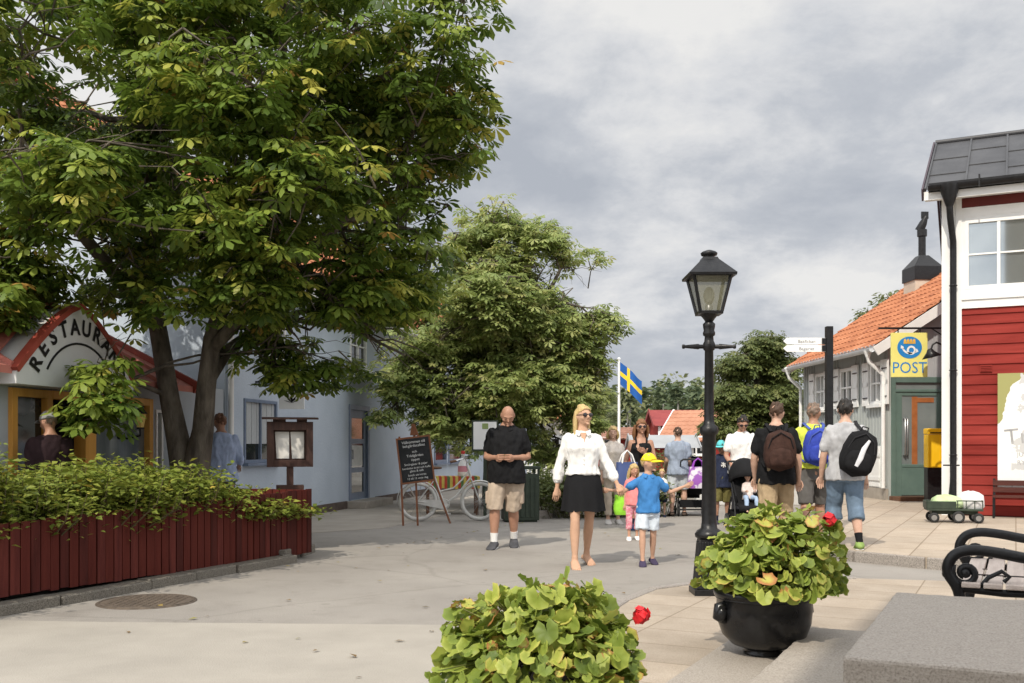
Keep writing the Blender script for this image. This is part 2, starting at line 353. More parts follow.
def window(root, x0, x1, z0, z1, fm, y=0.0, cols=2, rows=2, fw=.06, proud=.02, inset=.06, sill=True, casing=0, name='window', glass=GLASS, blind=None):
    """frame + pane + sill of one window in a wall whose outer face is the plane y"""
    f = MB(); yo, yi = y - proud, y + inset
    for a, e in (((x0, yo, z0), (x0 + fw, yi, z1)), ((x1 - fw, yo, z0), (x1, yi, z1)), ((x0 + fw, yo, z1 - fw), (x1 - fw, yi, z1)), ((x0 + fw, yo, z0), (x1 - fw, yi, z0 + fw))): f.span(a, e)
    for i in range(1, cols):
        c = x0 + (x1 - x0) * i / cols; w = fw * .8; f.span((c - w / 2, yo + .008, z0 + fw), (c + w / 2, yi - .01, z1 - fw))
    for i in range(1, rows):
        c = z0 + (z1 - z0) * i / rows; w = fw * .45; f.span((x0 + fw, yo + .014, c - w / 2), (x1 - fw, yi - .016, c + w / 2))
    if casing:
        c = casing; yc = y - proud - .012
        for a, e in (((x0 - c, yc, z0 - .02), (x0, y + .01, z1)), ((x1, yc, z0 - .02), (x1 + c, y + .01, z1)), ((x0 - c - .03, yc - .01, z1), (x1 + c + .03, y + .01, z1 + c))): f.span(a, e)
    w = f.build(name, fm, root)
    p = MB(); p.span((x0 + fw * .5, yi - .026, z0 + fw * .5), (x1 - fw * .5, yi - .014, z1 - fw * .5)); p.build('pane', glass, w)
    if sill: s = MB(); s.span((x0 - casing - .04, y - .1, z0 - .045), (x1 + casing + .04, y + .02, z0 - .002)); s.build('sill', fm, w)
    if blind:
        q = MB(); n = 12
        for i in range(n):
            xa = x0 + fw + (x1 - x0 - 2 * fw) * i / n; q.span((xa, yi - .034 - .006 * (i % 2), z0 + (z1 - z0) * .3), (xa + (x1 - x0 - 2 * fw) / n, yi - .029 - .006 * (i % 2), z1 - fw))
        q.build('curtain', blind, w)
    return w
def tiles(b, O, e, s, Le, Ls, pitch=.22, course=.34, amp=.035, mi=0, sub=4, slope_n=None):
    """pantiles: O corner at the eave, e unit vector along the eave, s unit vector up the slope"""
    nrm = e.cross(s).normalized()
    if nrm.z < 0: nrm = -nrm
    nu, nc = int(Le / pitch) * sub, int(Ls / course)
    rows = []
    for j in range(nc):
        for k, (f0, h) in enumerate(((0, .022), (.98, 0))):
            row = []
            for i in range(nu + 1):
                ph = 2 * math.pi * i / sub
                hh = amp * (.5 + .5 * math.cos(ph)) + h + random.uniform(-.003, .003)
                row.append(O + e * (Le * i / nu) + s * (Ls * (j + f0) / nc) + nrm * hh)
            rows.append(row)
    b.loft(rows, mi, False, False, False)
def trans(th, O=(0, 0, 0)): return Matrix.Translation(O) @ Matrix.Rotation(th, 4, 'Z')

TILE = mat('clay_tiles', (.44, .15, .06), (.62, .25, .12), 2.6, .85, .1, detail=12, spec=.1); ramp_stops(TILE, [(.3, (.22, .085, .05)), (.48, (.36, .14, .07)), (.6, (.42, .175, .09)), (.72, (.46, .23, .14))])
TH1 = math.atan2(.982, .1886)
# ------------------------------------------------------------------ blue-grey house on the left
PLAST = mat('blue_grey_plaster', (.385, .44, .51), (.47, .53, .60), .9, .85, .3, 25, detail=12, lo=.3, hi=.7)
BLUEP = mat('blue_paint', (.14, .18, .25), (.18, .22, .30), 5, .5)
STONE = mat('pale_stone', (.30, .27, .23), (.38, .34, .29), 6, .85, .2)
PLIN = mat('brown_plinth', (.08, .06, .05), (.12, .09, .075), 6, .85, .2)
t0 = thing('plastered_house', 'long pale blue plastered shop house with orange tile roof running down the left side', 'house', (-4.327, 15.07, 0), TH1)
HL, HE, HR, HD = 30, 4.15, 7.0, 3.5
b = MB(); ops = [(.62, 1.85, 1.0, 2.02), (5.35, 6.6, .16, 2.12), (11.9, 13.2, .8, 2.2), (13.4, 15.2, .8, 2.2), (1.2, 2.2, 2.75, 3.75), (5.4, 6.4, 2.9, 3.8), (9.5, 10.5, 2.9, 3.8), (18, 20, .8, 2.2), (17, 18, 2.9, 3.8), (22, 23, 2.9, 3.8)]
wall_open(b, HL, HE, .25, ops)
for x in (0, HL): # gable ends
    b.prism([(x, .25, 0), (x, 2 * HD, 0), (x, 2 * HD, HE), (x, HD, HR), (x, .25, HE)], (.25 if x == 0 else -.25, 0, 0))
b.span((0.25, 2 * HD - .25, 0), (HL - .25, 2 * HD, HE))
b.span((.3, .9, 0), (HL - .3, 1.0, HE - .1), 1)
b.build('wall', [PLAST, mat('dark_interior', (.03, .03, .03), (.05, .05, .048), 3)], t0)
b = MB(); b.span((-.02, -.03, 0), (5.2, -.001, .16)); b.span((7.0, -.03, 0), (HL, -.001, .16)); b.build('plinth', PLIN, t0)
b = MB(); sl = Vector((0, HD + .35, HR - HE + .28)); s_ = sl.normalized()
tiles(b, Vector((-.3, -.35, HE - .16)), Vector((1, 0, 0)), s_, HL + .6, sl.length)
b.add([(-.3, -.35, HE - .2), (HL + .3, -.35, HE - .2), (HL + .3, HD, HR + .08), (-.3, HD, HR + .08), (-.3, 2 * HD + .35, HE - .2), (HL + .3, 2 * HD + .35, HE - .2)], [(0, 1, 2, 3), (3, 2, 5, 4)])
rf = b.build('roof', TILE, t0)
b = MB(); b.tube([(-.32, HD, HR + .1), (HL + .3, HD, HR + .1)], .11, 8); b.build('ridge', TILE, rf)
b = MB(); b.span((-.2, -.30, HE - .26), (HL + .2, -.02, HE - .19)); b.span((-.2, -.36, HE - .24), (HL + .2, -.301, HE - .1)); b.build('eave_board', WHITE, rf)
cur = mat('net_curtain', (.35, .37, .38), (.45, .47, .48), 14, .9, stretch=(8, 1, 1))
window(t0, .62, 1.85, 1.0, 2.02, BLUEP, cols=2, rows=1, fw=.05, blind=cur)
for x0, x1 in ((1.2, 2.2), (5.4, 6.4), (9.5, 10.5), (17, 18), (22, 23)): window(t0, x0, x1, 2.75 if x0 < 2 else 2.9, 3.75 if x0 < 2 else 3.8, WHITE, cols=2, rows=2)
for x0, x1 in ((11.9, 13.2), (13.4, 15.2), (18, 20)): window(t0, x0, x1, .8, 2.2, BLUEP, cols=1, rows=1, fw=.09)
d = MB()                                              # door
for a, e in (((5.35, -.02, .16), (5.45, .12, 2.12)), ((6.5, -.02, .16), (6.6, .12, 2.12)), ((5.45, -.02, 2.02), (6.5, .12, 2.12))): d.span(a, e)
for a, e in (((5.45, .03, .16), (5.6, .08, 2.02)), ((6.35, .03, .16), (6.5, .08, 2.02)), ((5.6, .03, 1.85), (6.35, .08, 2.02)), ((5.6, .03, 1.32), (6.35, .08, 1.42)), ((5.6, .03, .72), (6.35, .08, .82)), ((5.6, .03, .16), (6.35, .08, .3))): d.span(a, e)
d = d.build('door', BLUEP, t0)
p = MB(); p.span((5.58, .05, .25), (6.37, .06, 1.9)); p.build('pane', GLASS, d)
p = MB(); p.span((5.66, .044, .86), (6.3, .049, 1.28)); p.build('notice', mat('door_notice', (.55, .55, .52), (.66, .66, .64), 8), d)
p = MB(); p.bar((5.5, -.04, 1.0), (5.5, -.04, 1.2), .025, .025); p.bar((5.5, -.04, 1.02), (5.5, .03, 1.02), .02, .02); p.bar((5.5, -.04, 1.18), (5.5, .03, 1.18), .02, .02); p.build('handle', STEEL, d)
p = MB(); p.span((5.2, -.42, 0), (7.0, .1, .15)); p.build('step', STONE, t0, bevel=.015)
p = MB(); p.prism([(5.1, 0, 2.9), (5.1, -.5, 2.72), (5.1, -.5, 2.66), (5.1, 0, 2.66)], (1.8, 0, 0)); p.build('canopy', WHITE, t0)
p = MB(); p.tube([(.06, -.3, HE - .2), (.06, -.22, HE - .4), (.06, -.07, HE - .7), (.06, -.07, .1)], .045, 8); p.build('downpipe', WHITE, t0)
# hanging white sign on the house
t = thing('hanging_sign', 'white square sign with dark cut-out of chestnut leaves hanging above the menu case', 'sign', Matrix.Translation((0, 0, 0)) @ Vector((0, 0, 0)))
MP = trans(TH1, (-4.327, 15.07, 0))
sc = MP @ Vector((1.05, -.62, 2.02)); t.location = sc
SIGNW = mat('white_sign', (.78, .78, .77), (.82, .82, .80), 2, .5)
b = MB(); b.box((0, 0, 0), (.40, .04, .32)); b.build('sign_board', SIGNW, t, bevel=.004)
b = MB()
for k in range(5):
    a = R(20 + k * 35); b.prism([(.0, -.022, -.06), (.07 * math.cos(a) - .02, -.022, -.06 + .07 * math.sin(a)), (.13 * math.cos(a), -.022, -.06 + .13 * math.sin(a)), (.07 * math.cos(a) + .02, -.022, -.06 + .06 * math.sin(a))], (0, -.004, 0))
b.build('emblem', BLACK, t)  # flat dark cut-out for chestnut leaves hanging before the sign, not printed on it
b = MB(); w0 = MP @ Vector((1.05, .0, 2.3)) - sc; b.bar(w0, (0.0, 0, .28), .03, .03); b.bar((-.15, 0, .165), (-.15, 0, .28), .012, .012); b.bar((.15, 0, .165), (.15, 0, .28), .012, .012); b.bar((-.17, 0, .28), (.2, 0, .28), .02, .02); b.build('bracket', BLACK, t)

# ------------------------------------------------------------------ restaurant on the far left
GPL = mat('grey_plaster', (.33, .36, .39), (.38, .41, .435), 1.5, .85, .15, 40)
WPL = mat('white_plaster', (.56, .57, .57), (.63, .63, .62), 2, .8, .12, 40)
REDM = mat('red_sheet_metal', (.46, .165, .13), (.54, .21, .17), 2, .55, .05, stretch=(1, 1, .3))
REDT = mat('red_trim', (.26, .05, .032), (.32, .065, .045), 4, .5)
OAK = mat('orange_oak', (.56, .27, .05), (.68, .36, .09), 7, .45, .05, stretch=(1, 1, .12))
t0 = thing('restaurant', 'low restaurant with white arched gable sign, red metal roof and orange door frames', 'restaurant', (-5.33, 9.84, 0), TH1)
tx = lambda x: (7220 / (704 - x) - 9.84) / .982
EV = 2.12
b = MB(); L0 = tx(224) - .02
A0, A1, B0, B1, C0, C1 = tx(8), tx(49), tx(49), tx(88), tx(88), tx(150)
wall_open(b, L0, EV, .2, [(A0, C1, .1, 1.88), (C1 + .12, tx(162), .3, 1.75)])
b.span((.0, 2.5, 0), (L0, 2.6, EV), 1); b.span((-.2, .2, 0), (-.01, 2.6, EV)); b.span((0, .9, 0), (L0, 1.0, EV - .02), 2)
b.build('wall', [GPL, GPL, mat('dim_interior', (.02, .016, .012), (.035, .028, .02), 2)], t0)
RL = tx(176)
b = MB(); b.add([(-1.2, -.25, EV - .04), (RL, -.25, EV - .04), (RL, 2.6, EV + 1.42), (-1.2, 2.6, EV + 1.42), (RL, 5.2, EV), (-1.2, 5.2, EV), (-1.2, -.25, EV - .12), (RL, -.25, EV - .12), (RL, 2.6, EV + 1.34)],
    [(0, 1, 2, 3), (3, 2, 4, 5), (6, 7, 1, 0), (7, 8, 2, 1)])
for i in range(12):
    x = -1.1 + i * .46
    if x < RL - .05: b.bar((x, -.25, EV - .02), (x, 2.6, EV + 1.44), .035, .05)
rf = b.build('roof', REDM, t0)
b = MB(); b.bar((RL + .03, -.3, EV - .06), (RL + .03, 2.62, EV + 1.40), .06, .16); b.build('verge_board', REDT, rf)
# gable front with the sign
gc, gw, ga, gb = tx(56), 1.05, 2.80, 2.02
b = MB(); pr = []
for i in range(13):
    q = -1 + 2 * i / 12; pr.append((gc + gw * q, -.30, gb + (ga - gb) * (1 - abs(q) ** 1.35)))
pr2 = [(gc - gw, -.12, gb - .12)] + pr + [(gc + gw, -.12, gb - .12)]
b.prism([(a, -.30, c) for a, _, c in pr2[::-1]], (0, .45, 0)); gab = b.build('gable_front', WPL, t0)
b = MB()
for p, q in zip(pr[:-1], pr[1:]): b.bar(Vector(p) + Vector((0, .03, .02)), Vector(q) + Vector((0, .03, .02)), .10, .06)
b.build('red_edging', REDT, gab)
b = MB()
for p, q in zip(pr[:-1], pr[1:]):
    b.add([Vector(p) + Vector((0, .3, .075)), Vector(q) + Vector((0, .3, .075)), Vector(q) + Vector((0, 1.9, .075)), Vector(p) + Vector((0, 1.9, .075))], [(0, 1, 2, 3)])
b.build('gable_roof', REDM, gab)
b = MB(); word = 'RESTAURANG'; rad = .78; cz = ga - .30 - rad
for i, ch in enumerate(word):
    a = R(62) - R(124) * i / (len(word) - 1); vs, fs = text_geo(ch, .24, off=.008)
    M = Matrix.Translation((gc + rad * math.sin(-a), -.308, cz + rad * math.cos(a))) @ Matrix.Rotation(-a, 4, 'Y') @ Matrix.Rotation(R(90), 4, 'X')
    b.add(vs, fs, 0, False, M)
b.build('sign_lettering', BLACK, gab); b = MB(); r2 = rad - .1
for i in range(16):
    a0, a1 = R(-58 + 116 * i / 16), R(-58 + 116 * (i + 1) / 16)
    b.bar((gc + r2 * math.sin(a0), -.306, cz + r2 * math.cos(a0)), (gc + r2 * math.sin(a1), -.306, cz + r2 * math.cos(a1)), .01, .022)
b.build('sign_arc', BLACK, gab)
def oakframe(x0, x1, z0, z1, glass, name):
    f = MB(); w = .09
    for a, e in (((x0, -.05, z0), (x0 + w, .1, z1)), ((x1 - w, -.05, z0), (x1, .1, z1)), ((x0 + w, -.05, z1 - w), (x1 - w, .1, z1)), ((x0 + w, -.05, z0), (x1 - w, .1, z0 + w))): f.span(a, e)
    o = f.build(name, OAK, t0, bevel=.006); p = MB(); p.span((x0 + w * .6, .03, z0 + w * .6), (x1 - w * .6, .042, z1 - w * .6)); p.build('pane', glass, o); return o
oakframe(A0, A1, .1, 1.88, GLASS, 'glazed_panel')
GL2 = mat('grey_reflecting_glass', (.10, .115, .115), (.17, .185, .18), 2.5, .08, spec=.6, stretch=(3, 3, .5))
oakframe(C0, C1, .1, 1.88, GL2, 'glazed_door')
b = MB(); b.span((A1 + .002, -.05, 1.79), (C0 - .002, .1, 1.88)); b.span((C0 - .12, -.05, .1), (C0 - .002, .1, 1.79)); b.build('lintel', OAK, t0)
window(t0, C1 + .12, tx(162), .3, 1.75, WHITE, cols=1, rows=1, fw=.04)
# wall lantern
t = thing('wall_lantern', 'small yellow glass wall lantern on a black bracket beside the orange door frame', 'lantern')
lp = trans(TH1, (-5.33, 9.84, 0)) @ Vector((tx(121), -.26, 1.60)); t.location = lp
AMB = mat('amber_glass', (.50, .33, .08), (.6, .42, .14), 6, .25)
b = MB(); b.lathe([(.045, -.1), (.075, .06), (.08, .065)], 6, smooth=False); b.build('lantern_glass', AMB, t)
b = MB(); b.lathe([(.095, .066), (.05, .12), (.012, .15), (.012, .18)], 6, smooth=False); b.lathe([(.05, -.125), (.05, -.1)], 6, smooth=False); b.build('lantern_cap', BLACK, t)
b = MB(); w0 = trans(TH1, (-5.33, 9.84, 0)) @ Vector((tx(121), .03, 1.40)) - lp
b.tube([w0, w0 * .6 + Vector((0, 0, -.12)), Vector((0, 0, -.2)), Vector((0, 0, -.12))], .014, 6); b.ball(w0, .05, 8, 6); b.build('bracket', BLACK, t)

# ------------------------------------------------------------------ grey house with the post office
t0 = thing('post_house', 'grey wooden post office house with white shutters, orange tile roof and green glass door', 'house', (8.0, 21.3, .12), math.atan2(5.2, -.28))
# local x: along the side wall away from the viewer, y: towards the left outside is +y ... so inside is -y
SIDE = mat('grey_green_boards', (.36, .385, .375), (.42, .45, .435), 3, .75, .15, 30, stretch=(6, 6, .4))
GABP = mat('lilac_grey_boards', (.34, .345, .36), (.40, .405, .415), 3, .75, .1)
GREEN = mat('green_paint', (.10, .155, .135), (.12, .18, .155), 4, .5, .05)
PL, PE, PRG, PD = 5.2, 3.3, 5.3, 3.0
MX = Matrix.Diagonal((1, -1, 1, 1))                                        # mirror so that outer face is local y=0 and interior is -y
b = MB(); wn = [(.25, .85), (1.85, 2.6), (3.6, 4.25)]
wall_open(b, PL, PE, .2, [(x0, x1, 2.06, 2.98) for x0, x1 in wn] + [(.35, .95, .25, 1.15)], 0, MX)
for i in range(int(PL / .16)):
    x = .08 + i * .16
    if not any(a - .1 < x < e + .1 for a, e in wn): b.span((x - .014, 0.0, .3), (x + .014, .018, PE - .02))
    else: b.span((x - .014, 0, 1.2 if x < 1.1 else .3), (x + .014, .018, 2.0))
b.prism([(0, -.2, 0), (0, -2 * PD, 0), (0, -2 * PD, PE), (0, -PD, PRG), (0, -.2, PE)], (.2, 0, 0), 1)
b.prism([(PL, -.2, 0), (PL, -2 * PD, 0), (PL, -2 * PD, PE), (PL, -PD, PRG), (PL, -.2, PE)], (-.2, 0, 0), 0)
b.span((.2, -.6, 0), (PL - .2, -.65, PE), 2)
for i in range(12): b.span((-.018, -.2 - i * .2, 2.6), (-.001, -.215 - i * .2, PE - .1 + max(0, (i * .2 - .1)) * .6), 1)
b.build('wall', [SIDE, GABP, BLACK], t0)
b = MB(); b.span((-.04, .0, 0), (PL, .045, .24)); b.build('plinth', STONE, t0)
b = MB(); sl = Vector((0, -(PD + .35), PRG - PE + .22)); s_ = sl.normalized()
tiles(b, Vector((PL + .25, .35, PE - .06)), Vector((-1, 0, 0)), s_, PL + .5, sl.length, .2, .33)
b.add([(-.25, .35, PE - .1), (PL + .25, .35, PE - .1), (PL + .25, -PD, PRG + .08), (-.25, -PD, PRG + .08), (PL + .25, -2 * PD - .35, PE - .1), (-.25, -2 * PD - .35, PE - .1)], [(0, 1, 2, 3), (3, 2, 4, 5)])
rf = b.build('roof', TILE, t0)
b = MB(); b.tube([(-.26, -PD, PRG + .12), (PL + .26, -PD, PRG + .12)], .1, 8); b.build('ridge', TILE, rf)
for x in (-.27, PL + .27):
    b = MB(); b.bar((x, .38, PE - .16), (x, -PD, PRG + .02), .04, .2); b.bar((x, -PD, PRG + .02), (x, -2 * PD - .38, PE - .16), .04, .2); b.build('barge_board', WHITE, rf)
b = MB(); rr = [[Vector((x, .42 + .07 * math.cos(a), PE - .1 - .07 * math.sin(a))) for a in [math.pi * k / 6 for k in range(7)]] for x in (-.2, PL + .3)]
b.loft(rr, 0, False, True, False); b.span((-.2, .34, PE - .12), (PL + .25, .355, PE + .0)); b.build('gutter', mat('grey_gutter', (.5, .5, .5), (.58, .58, .58), 4, .5), rf)
for x in (.03, PL - .02):
    b = MB(); b.lathe([(.09, 0), (.05, -.12), (.045, -.14)], 10, (x, .42, PE - .12)); b.tube([(x, .42, PE - .22), (x, .40, PE - .34), (x, .09, PE - .62), (x, .08, PE - .8), (x, .08, .25)], .045, 8); b.build('downpipe', WHITE, t0)
for x0, x1 in wn:
    f = MB()
    for a, e in (((x0, -.1, 2.06), (x0 + .07, .03, 2.98)), ((x1 - .07, -.1, 2.06), (x1, .03, 2.98)), ((x0 + .07, -.1, 2.9), (x1 - .07, .03, 2.98)), ((x0 + .07, -.1, 2.06), (x1 - .07, .03, 2.13)), (((x0 + x1) / 2 - .025, -.09, 2.13), ((x0 + x1) / 2 + .025, .02, 2.9)), ((x0 + .07, -.085, 2.5), (x1 - .07, .012, 2.54))): f.span(a, e)
    w = f.build('window', WHITE, t0); p = MB(); p.span((x0 + .03, -.06, 2.09), (x1 - .03, -.05, 2.95)); p.build('pane', GLASS, w)
    p = MB(); p.span((x0 - .05, -.02, 1.99), (x1 + .05, .1, 2.055)); p.build('sill', WHITE, w)
    for sx in (-1, 1):
        c = x0 - .2 if sx < 0 else x1 + .2; p = MB(); p.span((c - .17, .022, 2.04), (c + .17, .05, 3.0))
        p.span((c - .17, .05, 2.04), (c + .17, .062, 2.13)); p.span((c - .17, .05, 2.91), (c + .17, .062, 3.0)); p.span((c - .17, .05, 2.47), (c + .17, .062, 2.56)); p.span((c - .17, .05, 2.13), (c - .1, .062, 2.91)); p.span((c + .1, .05, 2.13), (c + .17, .062, 2.91))
        sh = p.build('shutter', WHITE, t0); p = MB()
        for z in (2.2, 2.8): p.span((c - .15, .062, z), (c + .12, .068, z + .025))
        p.build('hinge', BLACK, sh)
f = MB(); f.span((.35, -.08, .25), (.95, .02, 1.15))
for k in range(6): f.span((.37 + k * .1, .02, .27), (.45 + k * .1, .035, 1.13))
f.span((.33, .035, .4), (.97, .05, .48)); f.span((.33, .035, .92), (.97, .05, 1.0)); f.build('hatch', WHITE, t0)
# the door front faces the viewer: local plane x = 0, doors run along -y
d = MB()
d.span((-.05, -.07, 0), (.0, -.16, 2.62)); d.span((-.05, -1.16, 0), (0, -1.3, 2.62)); d.span((-.06, -.16, 2.5), (0, -1.16, 2.62)); d.span((-.05, -.16, 2.3), (0, -1.16, 2.36))
d.span((-.03, -.16, 0), (0, -.3, 2.3)); d.span((-.03, -1.06, 0), (0, -1.16, 2.3)); d.span((-.03, -.3, .1), (0, -1.06, .72)); d.span((-.04, -.3, .70), (0, -1.06, .76)); d.span((-.03, -.3, 2.22), (0, -1.06, 2.3))
d = d.build('door', GREEN, t0, bevel=.006)
GL3 = mat('pale_glass', (.16, .19, .19), (.22, .25, .245), 1.2, .08, spec=.6)
p = MB(); p.span((-.012, -.28, .74), (-.002, -1.08, 2.24)); p.span((-.012, -.16, 2.34), (-.002, -1.16, 2.52)); p.build('pane', GL3, d)
p = MB(); p.span((-.022, -.52, .76), (-.013, -.64, 2.2)); p.span((-.022, -.64, 2.08), (-.013, -1.0, 2.18)); p.build('inner_frame', mat('orange_brown_wood', (.30, .10, .03), (.38, .14, .05), 7, .5), d)
p = MB(); p.tube([(-.03, -.34, .95), (-.1, -.34, .97), (-.1, -.34, 1.72), (-.03, -.34, 1.74)], .02, 8); p.tube([(-.03, -.40, .95), (-.08, -.40, .97), (-.08, -.40, 1.72), (-.03, -.40, 1.74)], .016, 8); p.build('handle', STEEL, d)
p = MB(); p.span((-.55, -.0, .0), (-.07, -1.35, .09)); p.build('step', WOODB, t0, bevel=.008)
# chimney
PCH = PRG - .27
b = MB(); cx, cy = 4.0, -2.65
b.span((cx - .33, cy - .33, PCH - .5), (cx + .33, cy + .33, PCH + .3)); ch = b.build('chimney', mat('beige_render', (.48, .40, .32), (.55, .47, .38), 3, .9, .1), rf)
b = MB()
rings = [[(cx + sx * w, cy + sy * w, PCH + z) for sx, sy in ((-1, -1), (1, -1), (1, 1), (-1, 1))] for w, z in ((.36, .3), (.36, .64), (.12, .95))]
b.loft(rings, 0, True, False); b.tube([(cx, cy, PCH + .93), (cx, cy, PCH + 1.5)], .09, 10); b.tube([(cx, cy, PCH + 1.45), (cx, cy, PCH + 1.62)], [.12, .12], 10)
b.tube([(cx + .05, cy + .05, PCH + 1.6), (cx - .02, cy - .02, PCH + 1.78), (cx - .06, cy - .08, PCH + 1.95)], [.12, .1, .05], 8)
b.span((cx - .02, cy - .16, PCH + 1.9), (cx + .02, cy + .02, PCH + 2.08)); b.build('flue', BLACK, ch)

GLASSR = mat('reflecting_glass', (.30, .33, .34), (.36, .39, .40), .8, .04, metal=.75, spec=.8)
# ------------------------------------------------------------------ red house on the right
FALU = mat('falu_red_boards', (.165, .019, .015), (.30, .043, .034), 2.2, .75, .12, 50, stretch=(.3, 3, 3), detail=9, spec=.1, lo=.3, hi=.7)
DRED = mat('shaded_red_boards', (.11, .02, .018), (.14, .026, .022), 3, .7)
t0 = thing('red_house', 'red clapboard house with white corner boards, white upper window and black metal roof', 'house', (7.2, 16.7, .12), ANG_U)
RLEN, RD, RE, RRZ = 8.0, 4.6, 5.3, 6.85
b = MB()
prof = []; z = .02; rows = []
while z < 3.45:
    zt = min(z + .165, 3.5); rows += [[Vector((.28, -.028, z)), Vector((RLEN, -.028, z))], [Vector((.28, -.008, zt - .004)), Vector((RLEN, -.008, zt - .004))]]; z += .165
b.loft(rows, 0, False, False, False)
wall_open(b, RLEN, RE, .2, [(.33, 1.34, 3.73, 4.88), (3.2, 4.3, 3.73, 4.88), (5.6, 6.7, 3.73, 4.88)], 0)
b.prism([(0, .2, 0), (0, RD, 0), (0, RD, RE), (0, RD / 2, RRZ - .1), (0, .2, RE)], (.2, 0, 0)); b.prism([(RLEN - .2, .2, 0), (RLEN - .2, RD, 0), (RLEN - .2, RD, RE), (RLEN - .2, RD / 2, RRZ - .1), (RLEN - .2, .2, RE)], (.2, 0, 0))
b.span((.2, RD - .2, 0), (RLEN - .2, RD, RE)); b.span((.2, 1.4, 0), (RLEN - .2, 1.45, RE - .1), 1)
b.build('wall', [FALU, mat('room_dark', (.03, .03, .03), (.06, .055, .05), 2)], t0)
b = MB()
b.span((-.02, -.055, 0), (.12, -.0, RE - .02)); b.span((.12, -.03, 0), (.2, -.001, RE - .03)); b.span((.2, -.06, 0), (.285, -.001, RE - .03)); b.span((-.022, 0, 0), (-.0, .14, RE - .1))
b.span((.285, -.04, 3.70), (.33, -.002, 4.93)); b.span((.33, -.04, 4.88), (RLEN, -.002, 4.93)); b.span((1.34, -.04, 3.7), (1.4, -.002, 4.93)); b.span((.285, -.05, 3.42), (RLEN, -.002, 3.728)); b.span((.285, -.075, 3.56), (RLEN, -.05, 3.60)); b.span((.285, -.045, 4.93), (RLEN, -.002, 5.08)); b.span((1.4, -.04, 3.7), (3.1, -.002, 4.93)); b.span((4.4, -.04, 3.7), (5.5, -.002, 4.93)); b.span((6.8, -.04, 3.7), (RLEN, -.002, 4.93))
b.build('white_trim', WHITE, t0)
for x0, x1 in ((.33, 1.34), (3.2, 4.3), (5.6, 6.7)): window(t0, x0, x1, 3.73, 4.88, WHITE, cols=2, rows=2, fw=.06, proud=.05, inset=.03, sill=False, glass=GLASSR)
b = MB(); ov = .27
b.add([(-ov, -.38, RE + .06), (RLEN + ov, -.38, RE + .06), (RLEN + ov, RD / 2, RRZ), (-ov, RD / 2, RRZ), (RLEN + ov, RD + .5, RE - .5), (-ov, RD + .5, RE - .5)], [(0, 1, 2, 3), (3, 2, 4, 5)])
sv = Vector((0, RD / 2 + .38, RRZ - RE - .06))
for i in range(15):
    x = -ov + .02 + i * .6; b.bar((x, -.38, RE + .075), (x, RD / 2, RRZ + .015), .03, .035)
for k in (.33, .66):
    for i in range(14):
        q = Vector((0, -.38, RE + .065)) + sv * (k + (.08 if i % 2 else -.05)); b.bar((-ov + .02 + i * .6, q.y, q.z), (-ov + .62 + i * .6, q.y, q.z), .03, .012)
ROOFM = mat('black_sheet_roof', (.035, .035, .038), (.06, .06, .063), 1.5, .5, .12, 5, spec=.4)
b.tube([(-ov, RD / 2, RRZ + .02), (RLEN + ov, RD / 2, RRZ + .02)], .05, 8)
rf = b.build('roof', ROOFM, t0)
DBG = mat('dark_barge', (.05, .035, .045), (.07, .05, .06), 4, .5)
b = MB(); b.bar((-ov - .02, -.40, RE - .02), (-ov - .02, RD / 2, RRZ - .06), .03, .2); b.build('barge_board', DBG, rf); b = MB(); b.bar((-ov - .02, RD / 2, RRZ - .06), (-ov - .02, RD + .5, RE - .56), .03, .2); b.build('barge_board', DBG, rf)
b = MB(); b.span((-ov, -.36, RE - .1), (RLEN + ov, -.33, RE + .04)); b.span((-ov, -.33, RE - .06), (RLEN + ov, -.06, RE - .03)); b.build('fascia', WHITE, rf)
b = MB(); b.loft([[Vector((x, -.44 + .075 * math.cos(a), RE + .10 - .075 * math.sin(a))) for a in [math.pi * k / 7 for k in range(8)]] for x in (-.2, RLEN + .2)], 0, False, True, False)
b.span((-.2, -.372, RE + .02), (RLEN + .2, -.362, RE + .17))
for i in range(9): b.span((.55 + i * .85, -.52, RE + .02), (.575 + i * .85, -.36, RE + .2))
b.build('gutter', BLACK, rf)
b = MB(); b.lathe([(.16, .05), (.16, 0), (.06, -.3), (.05, -.32)], 12, (.12, -.42, RE + .06)); b.tube([(.12, -.42, RE - .25), (.13, -.40, RE - .42), (.16, -.13, RE - .78), (.16, -.12, RE - .95), (.16, -.12, .1)], .052, 10)
for z in (1.0, 2.4, 3.8): b.ring((.16, -.12, z), .055, .012, 'z', 12)
b.build('downpipe', BLACK, t0)
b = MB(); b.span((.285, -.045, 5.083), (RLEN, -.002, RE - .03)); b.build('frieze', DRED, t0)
b = MB(); b.span((.56, -.045, 2.36), (.74, -.02, 2.48))
for k in range(4): b.span((.57, -.055, 2.375 + k * .026), (.73, -.045, 2.388 + k * .026))
b.build('vent', FALU, t0)
